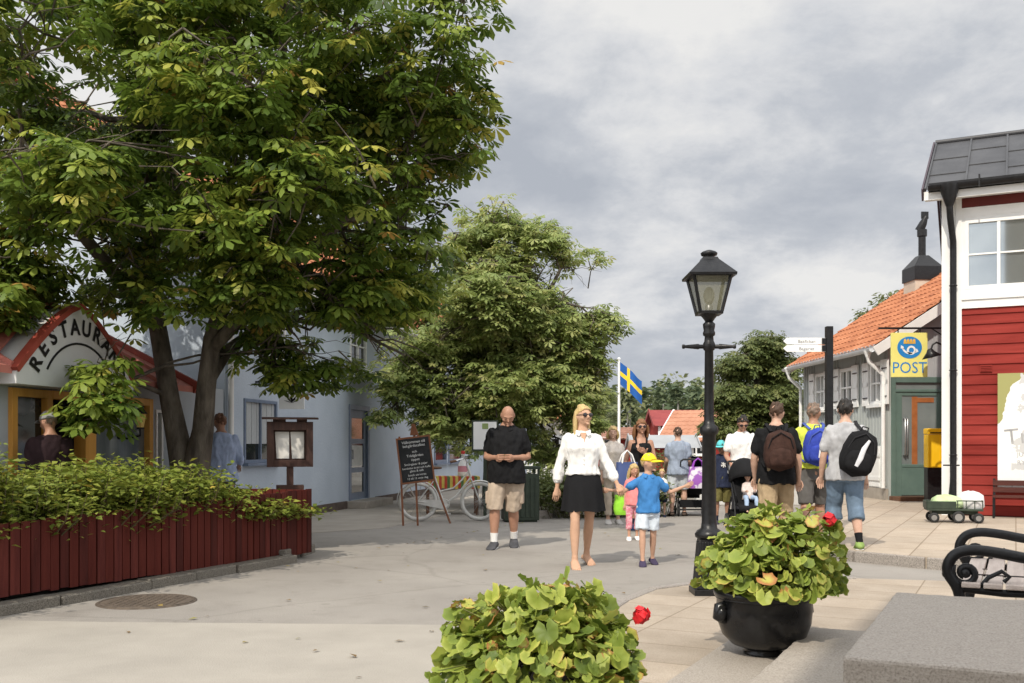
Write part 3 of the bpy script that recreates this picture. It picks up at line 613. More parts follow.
# poster on the red house
t = thing('poster', 'large pale poster with grey smudged drawing and olive corner on the red clapboard wall', 'poster', (7.2, 16.7, .12), ANG_U)
def posterm():
    m = mat('poster_print', (.72, .72, .70), (.78, .78, .77), 2, .6); t = m.node_tree; N = t.nodes; L = t.links.new; bs = N['Principled BSDF']; src = bs.inputs['Base Color'].links[0].from_socket
    tcn = [x for x in N if x.type == 'TEX_COORD'][0]; sx = N.new('ShaderNodeSeparateXYZ'); L(tcn.outputs['Object'], sx.inputs[0])
    n1 = N.new('ShaderNodeTexNoise'); n1.inputs['Scale'].default_value = 1.6; n1.inputs['Detail'].default_value = 4; L(tcn.outputs['Object'], n1.inputs['Vector'])
    def M(op, a, b_):
        n = N.new('ShaderNodeMath'); n.operation = op
        for i, v in enumerate((a, b_)):
            if isinstance(v, (int, float)): n.inputs[i].default_value = v
            else: L(v, n.inputs[i])
        return n.outputs[0]
    # olive upper left corner with a torn-looking edge
    e = M('GREATER_THAN', M('ADD', M('MULTIPLY', M('SUBTRACT', sx.outputs[2], 1.62), .75), M('MULTIPLY', M('SUBTRACT', n1.outputs['Fac'], .5), 1.3)), M('MULTIPLY', M('SUBTRACT', sx.outputs[0], .80), 1.3))
    mx = N.new('ShaderNodeMix'); mx.data_type = 'RGBA'; L(e, mx.inputs[0]); L(src, mx.inputs[6]); mx.inputs[7].default_value = (.32, .31, .12, 1)
    n2 = N.new('ShaderNodeTexNoise'); n2.inputs['Scale'].default_value = 4.5; n2.inputs['Detail'].default_value = 6; L(tcn.outputs['Object'], n2.inputs['Vector'])
    g = M('MULTIPLY', M('GREATER_THAN', n2.outputs['Fac'], .56), M('GREATER_THAN', sx.outputs[0], 1.02))
    m2 = N.new('ShaderNodeMix'); m2.data_type = 'RGBA'; L(g, m2.inputs[0]); L(mx.outputs[2], m2.inputs[6]); m2.inputs[7].default_value = (.52, .52, .51, 1)
    L(m2.outputs[2], bs.inputs['Base Color']); return m
b = MB(); b.span((.82, -.058, .42), (2.3, -.042, 2.33)); b.build('print', posterm(), t)
b = MB(); vs, fs = text_geo('Tro', .36, 'LEFT'); b.add(vs, fs, 0, False, Matrix.Translation((.93, -.0605, 1.17)) @ Matrix.Rotation(R(-6), 4, 'Y') @ Matrix.Rotation(R(90), 4, 'X') @ Matrix.Shear('XY', 4, (.25, 0)))
vs, fs = text_geo('JULI', .1, 'LEFT'); b.add(vs, fs, 0, False, Matrix.Translation((1.1, -.0605, .98)) @ Matrix.Rotation(R(90), 4, 'X')); vs, fs = text_geo('RYD', .1, 'LEFT'); b.add(vs, fs, 0, False, Matrix.Translation((1.1, -.0605, .85)) @ Matrix.Rotation(R(90), 4, 'X'))
b.build('lettering', mat('grey_ink', (.26, .26, .26), (.42, .42, .42), 9, .6), t)

# tall plastered house the picture is taken in front of: its shade lies over the granite block
HC = Vector((2.2, 6.5, 0)) - U2 * 8.6 + V2 * .62
t = thing('corner_house', 'tall cream plastered house standing behind the viewer above the granite steps', 'house', HC, ANG_U)
CREAM = mat('cream_plaster', (.55, .48, .36), (.62, .55, .42), 1.5, .85, .1)
HB = 11.3
b = MB(); wall_open(b, 14, HB, .3, [(1.2 + 2.6 * i, 2.4 + 2.6 * i, z, z + 1.7) for i in range(5) for z in (1.0, 4.3, 7.6)], 0, Matrix.Translation((14, 0, 0)) @ Matrix.Rotation(math.pi, 4, 'Z'))
b.span((0, -8, 0), (.3, -.3, HB)); b.span((13.7, -8, 0), (14, -.3, HB)); b.span((0, -8.3, 0), (14, -8, HB)); b.build('wall', CREAM, t)
b = MB(); b.prism([(-.2, .2, HB), (-.2, -4.15, HB + 3), (-.2, -8.5, HB)], (14.4, 0, 0)); b.build('roof', TILE, t)
for i in range(5):
    for z in (1.0, 4.3, 7.6):
        x = 14 - (2.4 + 2.6 * i); f = MB(); f.span((x, -.1, z), (x + .07, .03, z + 1.7)); f.span((x + 1.13, -.1, z), (x + 1.2, .03, z + 1.7)); f.span((x + .07, -.1, z + 1.63), (x + 1.13, .03, z + 1.7)); f.span((x + .07, -.1, z), (x + 1.13, .03, z + .07)); f.span((x + .57, -.09, z + .07), (x + .63, .02, z + 1.63)); w = f.build('window', WHITE, t)
        f = MB(); f.span((x + .03, -.06, z + .03), (x + 1.17, -.05, z + 1.67)); f.build('pane', GLASS, w)
# ------------------------------------------------------------------ far houses
def cottage(loc, rz, L, D, E, RH, wm, roofm, label, wins, tile=True, chim=False, plainboard=False):
    t = thing('cottage', label, 'house', loc, rz)
    b = MB(); wall_open(b, L, E, .15, [(x0, x1, .8, 1.7) for x0, x1 in wins]); b.span((0, D - .15, 0), (L, D, E)); b.span((.15, 1, 0), (L - .15, 1.05, E), 1)
    for x in (0, L - .15): b.prism([(x, .15, 0), (x, D - .15, 0), (x, D - .15, E), (x, D / 2, RH - .05), (x, .15, E)], (.15, 0, 0))
    b.build('wall', [wm, BLACK], t)
    b = MB(); sl = Vector((0, D / 2 + .3, RH - E + .15))
    if tile: tiles(b, Vector((-.3, -.3, E - .1)), Vector((1, 0, 0)), sl.normalized(), L + .6, sl.length, .3, .4)
    b.add([(-.3, -.3, E - .12), (L + .3, -.3, E - .12), (L + .3, D / 2, RH + .05), (-.3, D / 2, RH + .05), (L + .3, D + .3, E - .12), (-.3, D + .3, E - .12)], [(0, 1, 2, 3), (3, 2, 4, 5)])
    rf = b.build('roof', roofm, t)
    for x in (-.33, L + .33):
        b = MB(); b.bar((x, -.33, E - .16), (x, D / 2, RH + .03), .05, .22); b.bar((x, D / 2, RH + .03), (x, D + .33, E - .16), .05, .22); b.build('barge_board', roofm if plainboard else WHITE, rf)
    b = MB(); b.span((-.03, -.03, 0), (.12, .0, E)); b.span((L - .12, -.03, 0), (L + .03, 0, E)); b.build('corner_board', WHITE, t)
    for x0, x1 in wins: window(t, x0, x1, .8, 1.7, WHITE, cols=2, rows=2, fw=.09, casing=.08)
    if chim: b = MB(); b.span((L * .4, D / 2 - .3, RH - .2), (L * .4 + .6, D / 2 + .3, RH + .8)); b.build('chimney', PLIN, rf)
    return t
PALT = mat('faded_tiles', (.36, .165, .10), (.44, .22, .14), 1.2, .85); GREYR = mat('grey_roof', (.28, .29, .30), (.34, .35, .36), 1, .8)
cottage((7.75, 51, 0), R(-28), 6.0, 5.0, 1.6, 3.1, FALU, PALT, 'red cottage with a faded orange tile roof beyond the lamp post', [(1.3, 2.1), (3.6, 4.6)])
cottage((8.8, 60, 0), 0, 2.6, 4, 2.6, 3.45, FALU, mat('maroon_roof', (.20, .035, .035), (.26, .05, .045), 2, .7), 'dark red cottage with a maroon roof peeking behind the orange roof', [(1, 1.8)], False, False, True)
cottage((3.5, 56, 0), 0, 3.9, 4, 1.75, 2.3, FALU, mat('brown_tiles', (.20, .10, .07), (.28, .14, .10), 2, .85), 'long low red shed with a brown roof behind the flagpole', [(1.6, 2.4)])
cottage((5.9, 47, 0), 0, 2.6, 2, 1.3, 1.75, FALU, GREYR, 'small red shed with a flat grey roof behind the auburn haired woman', [], False, False, True)
cottage((-3.5, 47, 0), 0, 6.5, 5, 2.6, 4.6, mat('cream_boards', (.55, .52, .45), (.62, .58, .5), 3, .8), TILE, 'pale cottage glimpsed under the branches of the second tree', [(1, 2), (3, 4), (4.9, 5.8)], True, True)
# ------------------------------------------------------------------ foliage
def leafmesh(name, tv, tf, pos, rot, scale, tint, m, parent=None, dt=None):
    """many copies of one small leaf template as one mesh; tint is the leaf's own hue (0..1)"""
    tv = np.array(tv, float); nl, nv = len(pos), len(tv); tris = np.array(tf, int)
    V = np.einsum('nij,vj->nvi', rot, tv) * scale[:, None, None] + pos[:, None, :]
    me = bpy.data.meshes.new(name); me.vertices.add(nl * nv); me.vertices.foreach_set('co', V.reshape(-1))
    k = tris.shape[1]; idx = (tris[None] + (np.arange(nl) * nv)[:, None, None]).reshape(-1); nf = nl * len(tris)
    me.loops.add(len(idx)); me.loops.foreach_set('vertex_index', idx.astype(np.int32)); me.polygons.add(nf)
    me.polygons.foreach_set('loop_start', (np.arange(nf) * k).astype(np.int32))
    me.update(calc_edges=True)
    a = me.attributes.new('tint', 'FLOAT', 'POINT'); a.data.foreach_set('value', (np.repeat(tint, nv) if dt is None else np.clip(tint[:, None] + np.array(dt)[None], 0, 1).reshape(-1)).astype(np.float32))
    me.materials.append(m); o = bpy.data.objects.new(name, me); COL.objects.link(o)
    if parent: o.parent = parent
    return o
def frames(az, el, roll):
    """rotation matrices: leaf +y points along azimuth az, lifted by el, rolled about itself"""
    n = len(az); ca, sa, ce, se, cr, sr = np.cos(az), np.sin(az), np.cos(el), np.sin(el), np.cos(roll), np.sin(roll)
    y = np.stack([ca * ce, sa * ce, se], 1); x = np.stack([sa, -ca, np.zeros(n)], 1); z = np.cross(x, y)
    xr = x * cr[:, None] + z * sr[:, None]; zr = -x * sr[:, None] + z * cr[:, None]
    return np.stack([xr, y, zr], 2)
def palmate(k=6, droop=.35):
    vs, fs = [], []
    for i in range(k):
        a = R(-118 + 236 * i / (k - 1)); L = 1 - .38 * (abs(a) / R(118)) ** 1.3; w = .20 * L
        d = np.array([math.sin(a), math.cos(a)]); q = np.array([d[1], -d[0]]); o = len(vs)
        for t, s, z in ((.06, 0, 0), (.45, -.62, -.06), (.72, -1, -.20), (.72, 1, -.20), (.45, .62, -.06), (1, 0, -droop), (.62, 0, -.02 - droop * .28)):
            p = d * L * t + q * w * s; vs.append((p[0], p[1], z * L))
        fs += [(o, o + 6, o + 1), (o, o + 4, o + 6), (o + 1, o + 6, o + 2), (o + 4, o + 3, o + 6), (o + 2, o + 6, o + 5), (o + 6, o + 3, o + 5)]
    return vs, fs
def palmate_lo(k=5, droop=.3):
    vs, fs = [], []
    for i in range(k):
        a = R(-105 + 210 * i / (k - 1)); L = 1 - .3 * (abs(a) / R(105)); w = .2 * L
        d = np.array([math.sin(a), math.cos(a)]); q = np.array([d[1], -d[0]]); o = len(vs)
        for t, s, z in ((.04, 0, 0), (.66, -1, -.14), (.66, 1, -.14), (1, 0, -droop)):
            p = d * L * t + q * w * s; vs.append((p[0], p[1], z * L))
        fs += [(o, o + 2, o + 1), (o + 1, o + 2, o + 3)]
    return vs, fs
LEAF1 = ([(0, 0, 0), (-.3, .4, .06), (.3, .4, .06), (0, 1, -.1), (0, .45, 0)], [(0, 4, 1), (0, 2, 4), (1, 4, 3), (4, 2, 3)])
def leafmat(name, stops, transl=.28, rough=.45):
    m = mat(name, (.1, .1, .1), (.2, .2, .2), attr='tint', rough=rough, spec=.35, transl=transl); return ramp_stops(m, stops)
CHEST = leafmat('chestnut_leaf', [(0, (.055, .092, .016)), (.38, (.125, .195, .030)), (.66, (.28, .345, .058)), (.94, (.46, .43, .085)), (1, (.40, .22, .06))], .40)
CHEST2 = leafmat('chestnut_leaf_hazed', [(0, (.17, .23, .08)), (.5, (.30, .37, .12)), (.85, (.42, .46, .17)), (1, (.44, .40, .16))], .5)  # greens lifted paler: the veil of haze over this tree is in the colour
GRNL = leafmat('tree_leaf', [(0, (.08, .11, .034)), (.6, (.14, .17, .055)), (1, (.21, .22, .075))], .4)
HEDG = leafmat('hedge_leaf', [(0, (.09, .13, .02)), (.5, (.18, .22, .035)), (.85, (.32, .33, .06)), (1, (.48, .37, .07))])
BARK = mat('chestnut_bark', (.06, .048, .038), (.17, .145, .115), 5, .9, .7, 22, stretch=(1.4, 1.4, .45), detail=10)

def branch_path(a, b, k=5, wob=.12, sag=0.0):
    a, b = Vector(a), Vector(b); L = (b - a).length; pts = []
    for i in range(k + 1):
        t = i / k; p = a.lerp(b, t) + Vector((random.uniform(-1, 1), random.uniform(-1, 1), random.uniform(-.6, .6))) * wob * L * math.sin(math.pi * t) * .5
        p.z += sag * L * math.sin(math.pi * t); pts.append(p)
    return pts
def tree(name, label, stems, blobs, ntwig, per, leaf, size, lm, clump=.24, group=None, tprob=.06, sag=.12, hue=.42, twr=.014, droop=(-.75, .25), bark=BARK, gap=-.12, gs=.95):
    """stems: [(points, radii)]; blobs: [(centre, (rx,ry,rz), weight)] leafy masses, each carried by its own limb"""
    base = Vector(stems[0][0][0]); t = thing(name, label, 'tree', base, 0, group)
    b = MB(); tips = []
    for pts, rs in stems:
        P = [Vector(p) - base for p in pts]; b.tube(P, rs, 12, round_=False); tips += [(P[i], rs[i]) for i in range(len(P) // 2, len(P))]
    tw = []; tot = sum(x[2] for x in blobs)
    for c, r, w in blobs:
        c = Vector(c) - base; src, sr = min(tips, key=lambda q: (q[0] - c).length + (2 if q[0].z > c.z + .5 else 0))
        pts = branch_path(src, c, 6, .14, sag); r0 = min(sr * .75, .035 + .02 * (c - src).length); b.tube(pts, [r0 * (1 - .7 * i / 6) for i in range(7)], 7)
        n = int(ntwig * w / tot); subs = []
        for _ in range(max(5, n // 14)):
            v = Vector((random.gauss(0, 1), random.gauss(0, 1), random.gauss(0, 1))).normalized(); e = c + Vector((v.x * r[0], v.y * r[1], v.z * r[2])) * .8
            s0 = pts[random.randint(3, 6)]; q = branch_path(s0, e, 3, .2, .08); b.tube(q, [r0 * .3, r0 * .24, r0 * .17, r0 * .09], 5, cap=False); subs += q[1:]
        for _ in range(n):
            v = Vector((random.gauss(0, 1), random.gauss(0, 1), random.gauss(0, 1))).normalized()
            f = random.random() ** .45 * 1.02; lump = .78 + .42 * noise.noise(Vector(v * 1.9) + c * .7)
            p = c + Vector((v.x * r[0], v.y * r[1], v.z * r[2])) * f * lump
            if noise.noise(p * gs + base) < gap: continue
            tw.append((p, v, c, r0))
            if random.random() < .28:
                s0 = min(random.sample(subs, min(6, len(subs))), key=lambda s: (s - p).length); b.tube(branch_path(s0, p, 2, .2), [twr, twr * .7, twr * .4], 4, cap=False)
    b.build('trunk', bark, t)
    pos, az, el, ti, sz = [], [], [], [], []
    for p, v, c, _ in tw:
        h = math.atan2(v.y, v.x); base_t = min(1, max(0, random.gauss(hue, .21)))
        for k in range(max(2, int(random.gauss(per, 1.5)))):
            a = random.uniform(0, 2 * math.pi) if random.random() < .5 else h + random.gauss(0, .9)
            rr = clump * random.random() ** .6
            pos.append((p.x + rr * math.cos(a), p.y + rr * math.sin(a), p.z + random.uniform(-.5, .35) * clump)); az.append(a)
            el.append(random.uniform(*droop)); sz.append(size * random.uniform(.65, 1.15)); ti.append(.97 + .03 * random.random() if random.random() < tprob * .14 else min(.93, max(0, base_t + random.gauss(0, .1))))
    n = len(pos); RR = np.random.default_rng(n)
    leafmesh('crown', leaf[0], leaf[1], np.array(pos), frames(np.array(az), np.array(el), RR.uniform(-.5, .5, n)), np.array(sz), np.array(ti), lm, t)
    return t
def bl(x, y, Z, rx, ry, rz, w=None):
    p = at(x, Z, y); return ((p.x, p.y, p.z), (rx, ry, rz), w if w else rx * rz * 1.0)

# big chestnut behind the red planter
def pt(x, y, Z): return tuple(at(x, Z, y))
st = [([pt(190, 520, 12.7), pt(188, 476, 12.7), pt(178, 440, 12.7), pt(170, 400, 12.7), pt(160, 340, 12.8), pt(150, 280, 12.9), pt(150, 210, 12.9), pt(152, 130, 12.8), pt(140, 40, 12.7), pt(130, -60, 12.6)], [.27, .21, .145, .125, .115, .10, .085, .07, .05, .03]),
      ([pt(190, 505, 12.6), pt(196, 470, 12.6), pt(203, 430, 12.6), pt(206, 390, 12.5), pt(212, 340, 12.5), pt(232, 270, 12.5), pt(262, 190, 12.4), pt(280, 100, 12.4), pt(285, 0, 12.4), pt(290, -70, 12.3)], [.22, .175, .135, .12, .11, .095, .08, .065, .05, .03]),
      ([pt(210, 350, 12.5), pt(240, 320, 12.3), pt(285, 270, 12.1), pt(345, 220, 12.0), pt(400, 170, 11.9)], [.085, .075, .065, .05, .03]),
      ([pt(208, 380, 12.5), pt(226, 352, 12.8), pt(255, 330, 13.6), pt(300, 300, 14.4)], [.09, .08, .07, .04]),
      ([pt(160, 330, 12.8), pt(120, 280, 12.2), pt(70, 220, 11.6), pt(20, 170, 11.0)], [.10, .085, .065, .04]),
      ([pt(166, 395, 12.7), pt(130, 380, 12.1), pt(100, 376, 11.6)], [.035, .025, .015])]
B = [bl(440, 70, 12.0, .75, 1.3, .9), bl(458, 118, 12.1, .5, .8, .7), bl(455, 15, 11.8, .5, .9, .6), bl(395, 95, 12.0, 1.0, 1.5, 1.0), bl(300, 130, 12.2, 1.5, 1.8, 1.5), bl(400, 190, 12.2, .8, 1.2, .8), bl(452, 160, 12.0, .40, .6, .33),
     bl(150, 110, 12.6, 1.6, 1.8, 1.6), bl(20, 120, 12.2, 1.5, 1.6, 1.5), bl(345, 255, 12.6, 1.15, 1.5, .95), bl(425, 250, 13.0, .6, 1.0, .7), bl(405, 300, 13.2, .55, .9, .55),
     bl(230, 250, 12.8, 1.4, 1.7, 1.15), bl(90, 250, 12.3, 1.2, 1.5, 1.1), bl(-20, 260, 11.6, 1.1, 1.4, 1.1), bl(310, 330, 13.0, .75, 1.1, .55), bl(345, 365, 13.2, .45, .7, .38), bl(268, 352, 12.8, .7, .9, .42),
     bl(100, 405, 10.6, .30, .4, .30, .26), bl(104, 368, 10.8, .22, .35, .25, .16), bl(-6, 305, 10.2, .4, .6, .25, .4), bl(120, 340, 11.3, .25, .4, .22, .12),
     bl(250, -40, 12.2, 1.6, 1.8, 1.3), bl(70, -50, 12.2, 1.7, 1.8, 1.3), bl(400, -60, 11.8, 1.2, 1.6, 1.0), bl(180, 10, 11.2, 1.3, 1.2, 1.1), bl(330, 20, 11.2, 1.2, 1.2, 1.0),
     bl(140, 190, 10.4, 1.2, 1.0, .9, 1.3), bl(60, 150, 10.0, 1.0, .9, .8, 1.0), bl(300, 190, 10.8, 1.1, .9, .85, 1.2), bl(230, 90, 10.6, 1.1, .9, .9, 1.2), bl(20, 30, 10.2, .9, .9, .9, 1.0), bl(250, 290, 11.4, .7, .7, .4, .6), bl(180, 300, 11.2, .55, .6, .35, .4),
     bl(300, 372, 13.0, .55, .7, .28, .3), bl(405, 355, 13.2, .45, .7, .3, .3), bl(360, 300, 12.6, .8, .9, .5, .8), bl(330, 300, 12.0, .8, .9, .5, .9), bl(290, 330, 12.6, .7, .9, .4, .6), bl(375, 330, 12.8, .5, .8, .45, .5), bl(40, 210, 10.8, .9, .8, .8, .9), bl(110, 280, 11.4, .7, .7, .5, .6), bl(15, 270, 10.9, .6, .7, .45, .5), bl(250, 230, 11.2, .9, .8, .6, .8), bl(160, 170, 14.6, 1.7, 1.2, 1.6, 1.6), bl(320, 170, 14.6, 1.6, 1.2, 1.5, 1.6), bl(240, 60, 14.8, 1.8, 1.2, 1.5, 1.4)]
tree('chestnut_tree', 'huge dark green chestnut tree with a forked trunk rising behind the red planter', st, B, 5000, 5, palmate(6), .19, CHEST, .24, tprob=.10, gap=-.13, gs=1.0)
# second chestnut, farther up the street
st = [([pt(490, 512, 21.0), pt(491, 470, 21), pt(490, 420, 21), pt(490, 370, 21), pt(488, 310, 21), pt(484, 250, 21.1)], [.19, .16, .14, .12, .09, .05]),
      ([pt(490, 400, 21), pt(515, 350, 20.8), pt(545, 300, 20.6), pt(560, 270, 20.5)], [.09, .075, .055, .03]), ([pt(490, 410, 21), pt(460, 360, 20.8), pt(425, 320, 20.6)], [.09, .07, .04])]
B = [bl(500, 320, 21.0, 1.9, 1.9, 1.7, 5.5), bl(490, 400, 20.9, 2.1, 1.8, 1.0, 3.5), bl(560, 350, 20.8, 1.0, 1.2, 1.2, 1.6), bl(490, 225, 21, 1.0, 1.3, .65), bl(455, 255, 21, 1.0, 1.3, .8), bl(540, 240, 20.8, .8, 1.1, .55), bl(575, 270, 20.8, .75, 1.0, .55), bl(595, 320, 20.8, .6, .9, .6), bl(540, 310, 20.6, 1.1, 1.3, .9), bl(470, 320, 20.6, 1.2, 1.4, .9),
     bl(425, 345, 20.4, .9, 1.1, .75), bl(400, 385, 20.2, .6, .8, .55), bl(450, 400, 20.4, .9, 1.1, .6), bl(520, 390, 20.4, 1.1, 1.3, .85), bl(580, 385, 20.6, .8, 1.1, .7), bl(575, 425, 20.6, .6, .9, .4), bl(440, 430, 20.2, .55, .8, .3), bl(525, 440, 20.8, .8, 1.0, .35), bl(490, 300, 19.4, 1.0, .7, .7), bl(420, 300, 20.8, .7, .9, .6), bl(385, 415, 20.0, .35, .5, .2, .15), bl(588, 365, 20.8, .5, .8, .6), bl(583, 420, 20.8, .5, .8, .45), bl(555, 455, 20.9, .8, 1.0, .3), bl(470, 450, 20.3, .5, .8, .3), bl(410, 350, 20.6, .7, .9, .8), bl(510, 270, 20.2, .9, 1.0, .6)]
tree('chestnut_tree', 'medium bright green chestnut tree in the street behind the bald man in black polo', st, B, 8600, 5, palmate_lo(5), .17, CHEST2, .22, hue=.58, gap=-.17, gs=.95)
# tree beyond the street, right of the lamp
st = [([pt(757, 480, 38), pt(757, 430, 38), pt(756, 380, 38)], [.22, .18, .10])]
B = [bl(765, 345, 38, 1.0, 1.2, .6), bl(740, 365, 38, 1.0, 1.3, .7), bl(780, 370, 38, 1.0, 1.3, .8), bl(735, 400, 37.5, 1.1, 1.4, .9), bl(775, 405, 37.5, 1.2, 1.4, 1.0), bl(722, 425, 37.3, .7, 1, .6), bl(760, 440, 37.2, 1.2, 1.3, .8), bl(800, 420, 38, .8, 1, .9)]
tree('leafy_tree', 'round dark green tree between the lamp post and the grey post office house', st, B, 1700, 6, palmate_lo(5), .27, GRNL, .4, hue=.5, gap=-.45)
st = [([pt(880, 420, 34), pt(880, 340, 34)], [.15, .08])]
B = [bl(868, 314, 34, .5, .7, .3), bl(890, 300, 34, .5, .7, .35), bl(915, 292, 34, .6, .8, .5), bl(945, 300, 34, .8, .8, .8), bl(880, 330, 34, .8, .8, .6)]
tree('leafy_tree', 'loose light green treetop showing over the orange roof of the post office', st, B, 420, 5, LEAF1, .2, GRNL, .3, hue=.6)
st = [([pt(1010, 420, 30), pt(1010, 300, 30)], [.15, .08])]
# far wood on the hill: reads as one mass
pos, az, el, ti, sz = [], [], [], [], []
trunks = MB(); rnd = random.Random(5)
for k in range(230):
    Y = rnd.uniform(105, 190); x = rnd.uniform(-30, 62) * Y / 150; pxx = 512 + 1000 * x / Y
    topy = 380 + 7 * noise.noise(Vector((pxx * .02, 1.3, 0))) + rnd.uniform(-6, 9); H = CH + (HZ - topy) * Y / 1000 * rnd.uniform(.82, 1.0)
    con = rnd.random() < .45; w = H * (.13 if con else .22); hue = rnd.uniform(.05, .45) if con else rnd.uniform(.4, .95)
    n = 150 if con else 190
    if rnd.random() < .5: trunks.tube([(x, Y - w * .8, 0), (x, Y - w * .6, H * .75)], .12, 5)
    for i in range(n):
        f = rnd.random() ** .8; z = H * (.12 + .88 * f); rr = w * (((1 - f) ** .8 + .06) if con else math.sqrt(max(0, 1 - (1.6 * f - .75) ** 2)) + .05) * rnd.uniform(.4, 1.08); a = rnd.uniform(0, 2 * math.pi)
        pos.append((x + rr * math.cos(a), Y + rr * math.sin(a), z)); az.append(a); el.append(rnd.uniform(-.8, .5)); sz.append(rnd.uniform(.5, 1.15)); ti.append(min(1, max(0, hue + rnd.gauss(0, .08))))
WOODL = leafmat('far_foliage', [(0, (.08, .115, .065)), (.5, (.15, .18, .085)), (1, (.21, .22, .10))], .35, .7)  # distance haze put into the leaf colour as paler, greyer greens
n = len(pos); o = leafmesh('forest', LEAF1[0], LEAF1[1], np.array(pos), frames(np.array(az), np.array(el), RNG.uniform(-.9, .9, n)), np.array(sz) * 1.15, np.array(ti), WOODL)
tag(o, 'distant mixed wood of spruce and birch along the low hill behind the village', 'forest', kind='stuff')
tb = trunks.build('far_trunks', mat('pale_bark', (.16, .15, .13), (.25, .24, .21), 2), o)

# ------------------------------------------------------------------ red planter with the hedge
A = Vector((-3.92, 7.55, 0)); E = Vector((-2.30, 11.42, 0)); dv = (E - A).normalized(); A = A - dv * 1.5; Lp = (E - A).length; angp = math.atan2(dv.y, dv.x)
t = thing('planter', 'long red slatted wooden planter on a row of kerb stones along the restaurant terrace', 'planter', A, angp)
REDB = mat('red_planter_boards', (.070, .015, .012), (.115, .026, .019), 3, .65, .2, 40, stretch=(4, 4, .35), detail=8, spec=.08, lo=.25, hi=.75)
b = MB(); W = 1.5; x = 0; k = 0; ztop = lambda x: .68 + .10 * max(0, x - 1.5) / (Lp - 1.5); zbot = lambda x: .12 - .07 * max(0, x - 1.5) / (Lp - 1.5)
while x < Lp - .01:
    w = .087; zt, zb = ztop(x) + random.uniform(-.006, .006), zbot(x) + random.uniform(-.008, .008)
    b.span((x, -.005 + random.uniform(-.004, .004), zb), (x + w + random.uniform(-.004, .003), .022, zt), random.choice((0, 0, 1, 2))); x += .097; k += 1
y = .03
while y < W: b.span((Lp - .022, y, .05), (Lp + .003, y + .088, .77)); y += .097
b.build('boarding', [REDB, mat('faded_red_boards', (.080, .020, .017), (.130, .033, .026), 4, .75, .2, 40, stretch=(4, 4, .35), spec=.08), mat('dark_red_boards', (.05, .012, .010), (.085, .02, .016), 4, .6, .2, 40, stretch=(4, 4, .35), spec=.1)], t)
b = MB(); b.span((0, .024, .14), (Lp - .03, .06, .64)); b.span((0, W, .1), (Lp, W + .04, .7)); b.build('frame', mat('dark_red_frame', (.05, .012, .01), (.07, .018, .014), 5), t)
b = MB(); b.span((0.01, .062, .2), (Lp - .03, W - .01, .52)); b.build('soil', mat('soil', (.03, .022, .015), (.06, .045, .03), 14, .95, .5), t)
pts = [A + dv * s + Vector((dv.y, -dv.x, 0)) * (.06) for s in (0, 1.0, 2.0, 3.0, 4.2, 5.2)] + [gp(278, 563), gp(307, 552)]
kerb('kerb_stones', [tuple(p) for p in pts], .2, -.02, .105, GRAND, .75, .035)
def shrubbery(name, label, cat, M, L, W, zf, n, size, m, stems=60, kind=None, group=None):
    t = thing(name, label, cat, M.translation, M.to_euler().z, group)
    if kind: t['kind'] = kind
    pos, az, el, ti, sz = [], [], [], [], []; b = MB(); shoots = []
    for i in range(stems):
        x, y = random.uniform(0, L), W * (.03 + .97 * random.random() ** 1.35); h = zf(x, y); lean = Vector((random.gauss(0, .16), random.gauss(-.05, .16), 0)); p0 = Vector((x, y, .5 if zf(0, 0) > .6 else 0)); p1 = p0 + Vector((lean.x, lean.y, max(.05, h - p0.z) * random.uniform(.8, 1.12)))
        b.tube([p0, p0.lerp(p1, .5) + lean * .3, p1], [.008, .006, .003], 5, cap=False); shoots.append((p0, p1))
    for i in range(n):
        p0, p1 = random.choice(shoots); f = random.random() ** .55; p = p0.lerp(p1, f * 1.02) + Vector((random.gauss(0, .085), random.gauss(0, .085), random.gauss(0, .04)))
        pos.append(p); az.append(random.uniform(0, 6.28)); el.append(random.uniform(-.5, .6)); sz.append(size * random.uniform(.6, 1.25)); ti.append(min(1, max(0, random.gauss(.48, .18) + (.35 if random.random() < .03 else 0))))
    b.build('stems', mat('shrub_stem', (.07, .06, .03), (.11, .09, .04), 8), t); n = len(pos)
    leafmesh('foliage', LEAF1[0], LEAF1[1], np.array([tuple(p) for p in pos]), frames(np.array(az), np.array(el), RNG.uniform(-.6, .6, n)), np.array(sz), np.array(ti), m, t)
    return t
MP_ = Matrix.Translation(A) @ Matrix.Rotation(angp, 4, 'Z')
def hz(x, y):
    return .96 - .035 * x + .26 * max(0, 1 - x / 4.5) + .08 * math.sin(x * 2.1) + .06 * math.sin(x * 5.3 + y * 3) + .10 * (1 - abs(y - .7) / .8) - (.14 if x > Lp - 1.1 else 0)
shrubbery('rose_hedge', 'thick yellow-green rose hedge spilling over the top of the long red planter', 'hedge', MP_, Lp - .25, 1.35, hz, 36000, .072, HEDG, 560)

# bushes behind the blonde woman, in a kerbed bed
MB2 = Matrix.Translation((.55, 17.4, 0)) @ Matrix.Rotation(R(8), 4, 'Z')
shrubbery('low_bushes', 'low dark green bushes in a kerbed bed behind the blonde woman in white', 'bushes', MB2, 2.6, 2.6, lambda x, y: .55 + .12 * math.sin(x * 3 + y) + .1 * y, 9500, .10, GRNL, 110)
pts = [gp(506, 521), gp(548, 518), gp(566, 508), gp(580, 502), gp(600, 498), gp(640, 497)]
kerb('bed_kerb', [tuple(p) for p in pts], .14, -.02, .14, GRANC, .6, .008)

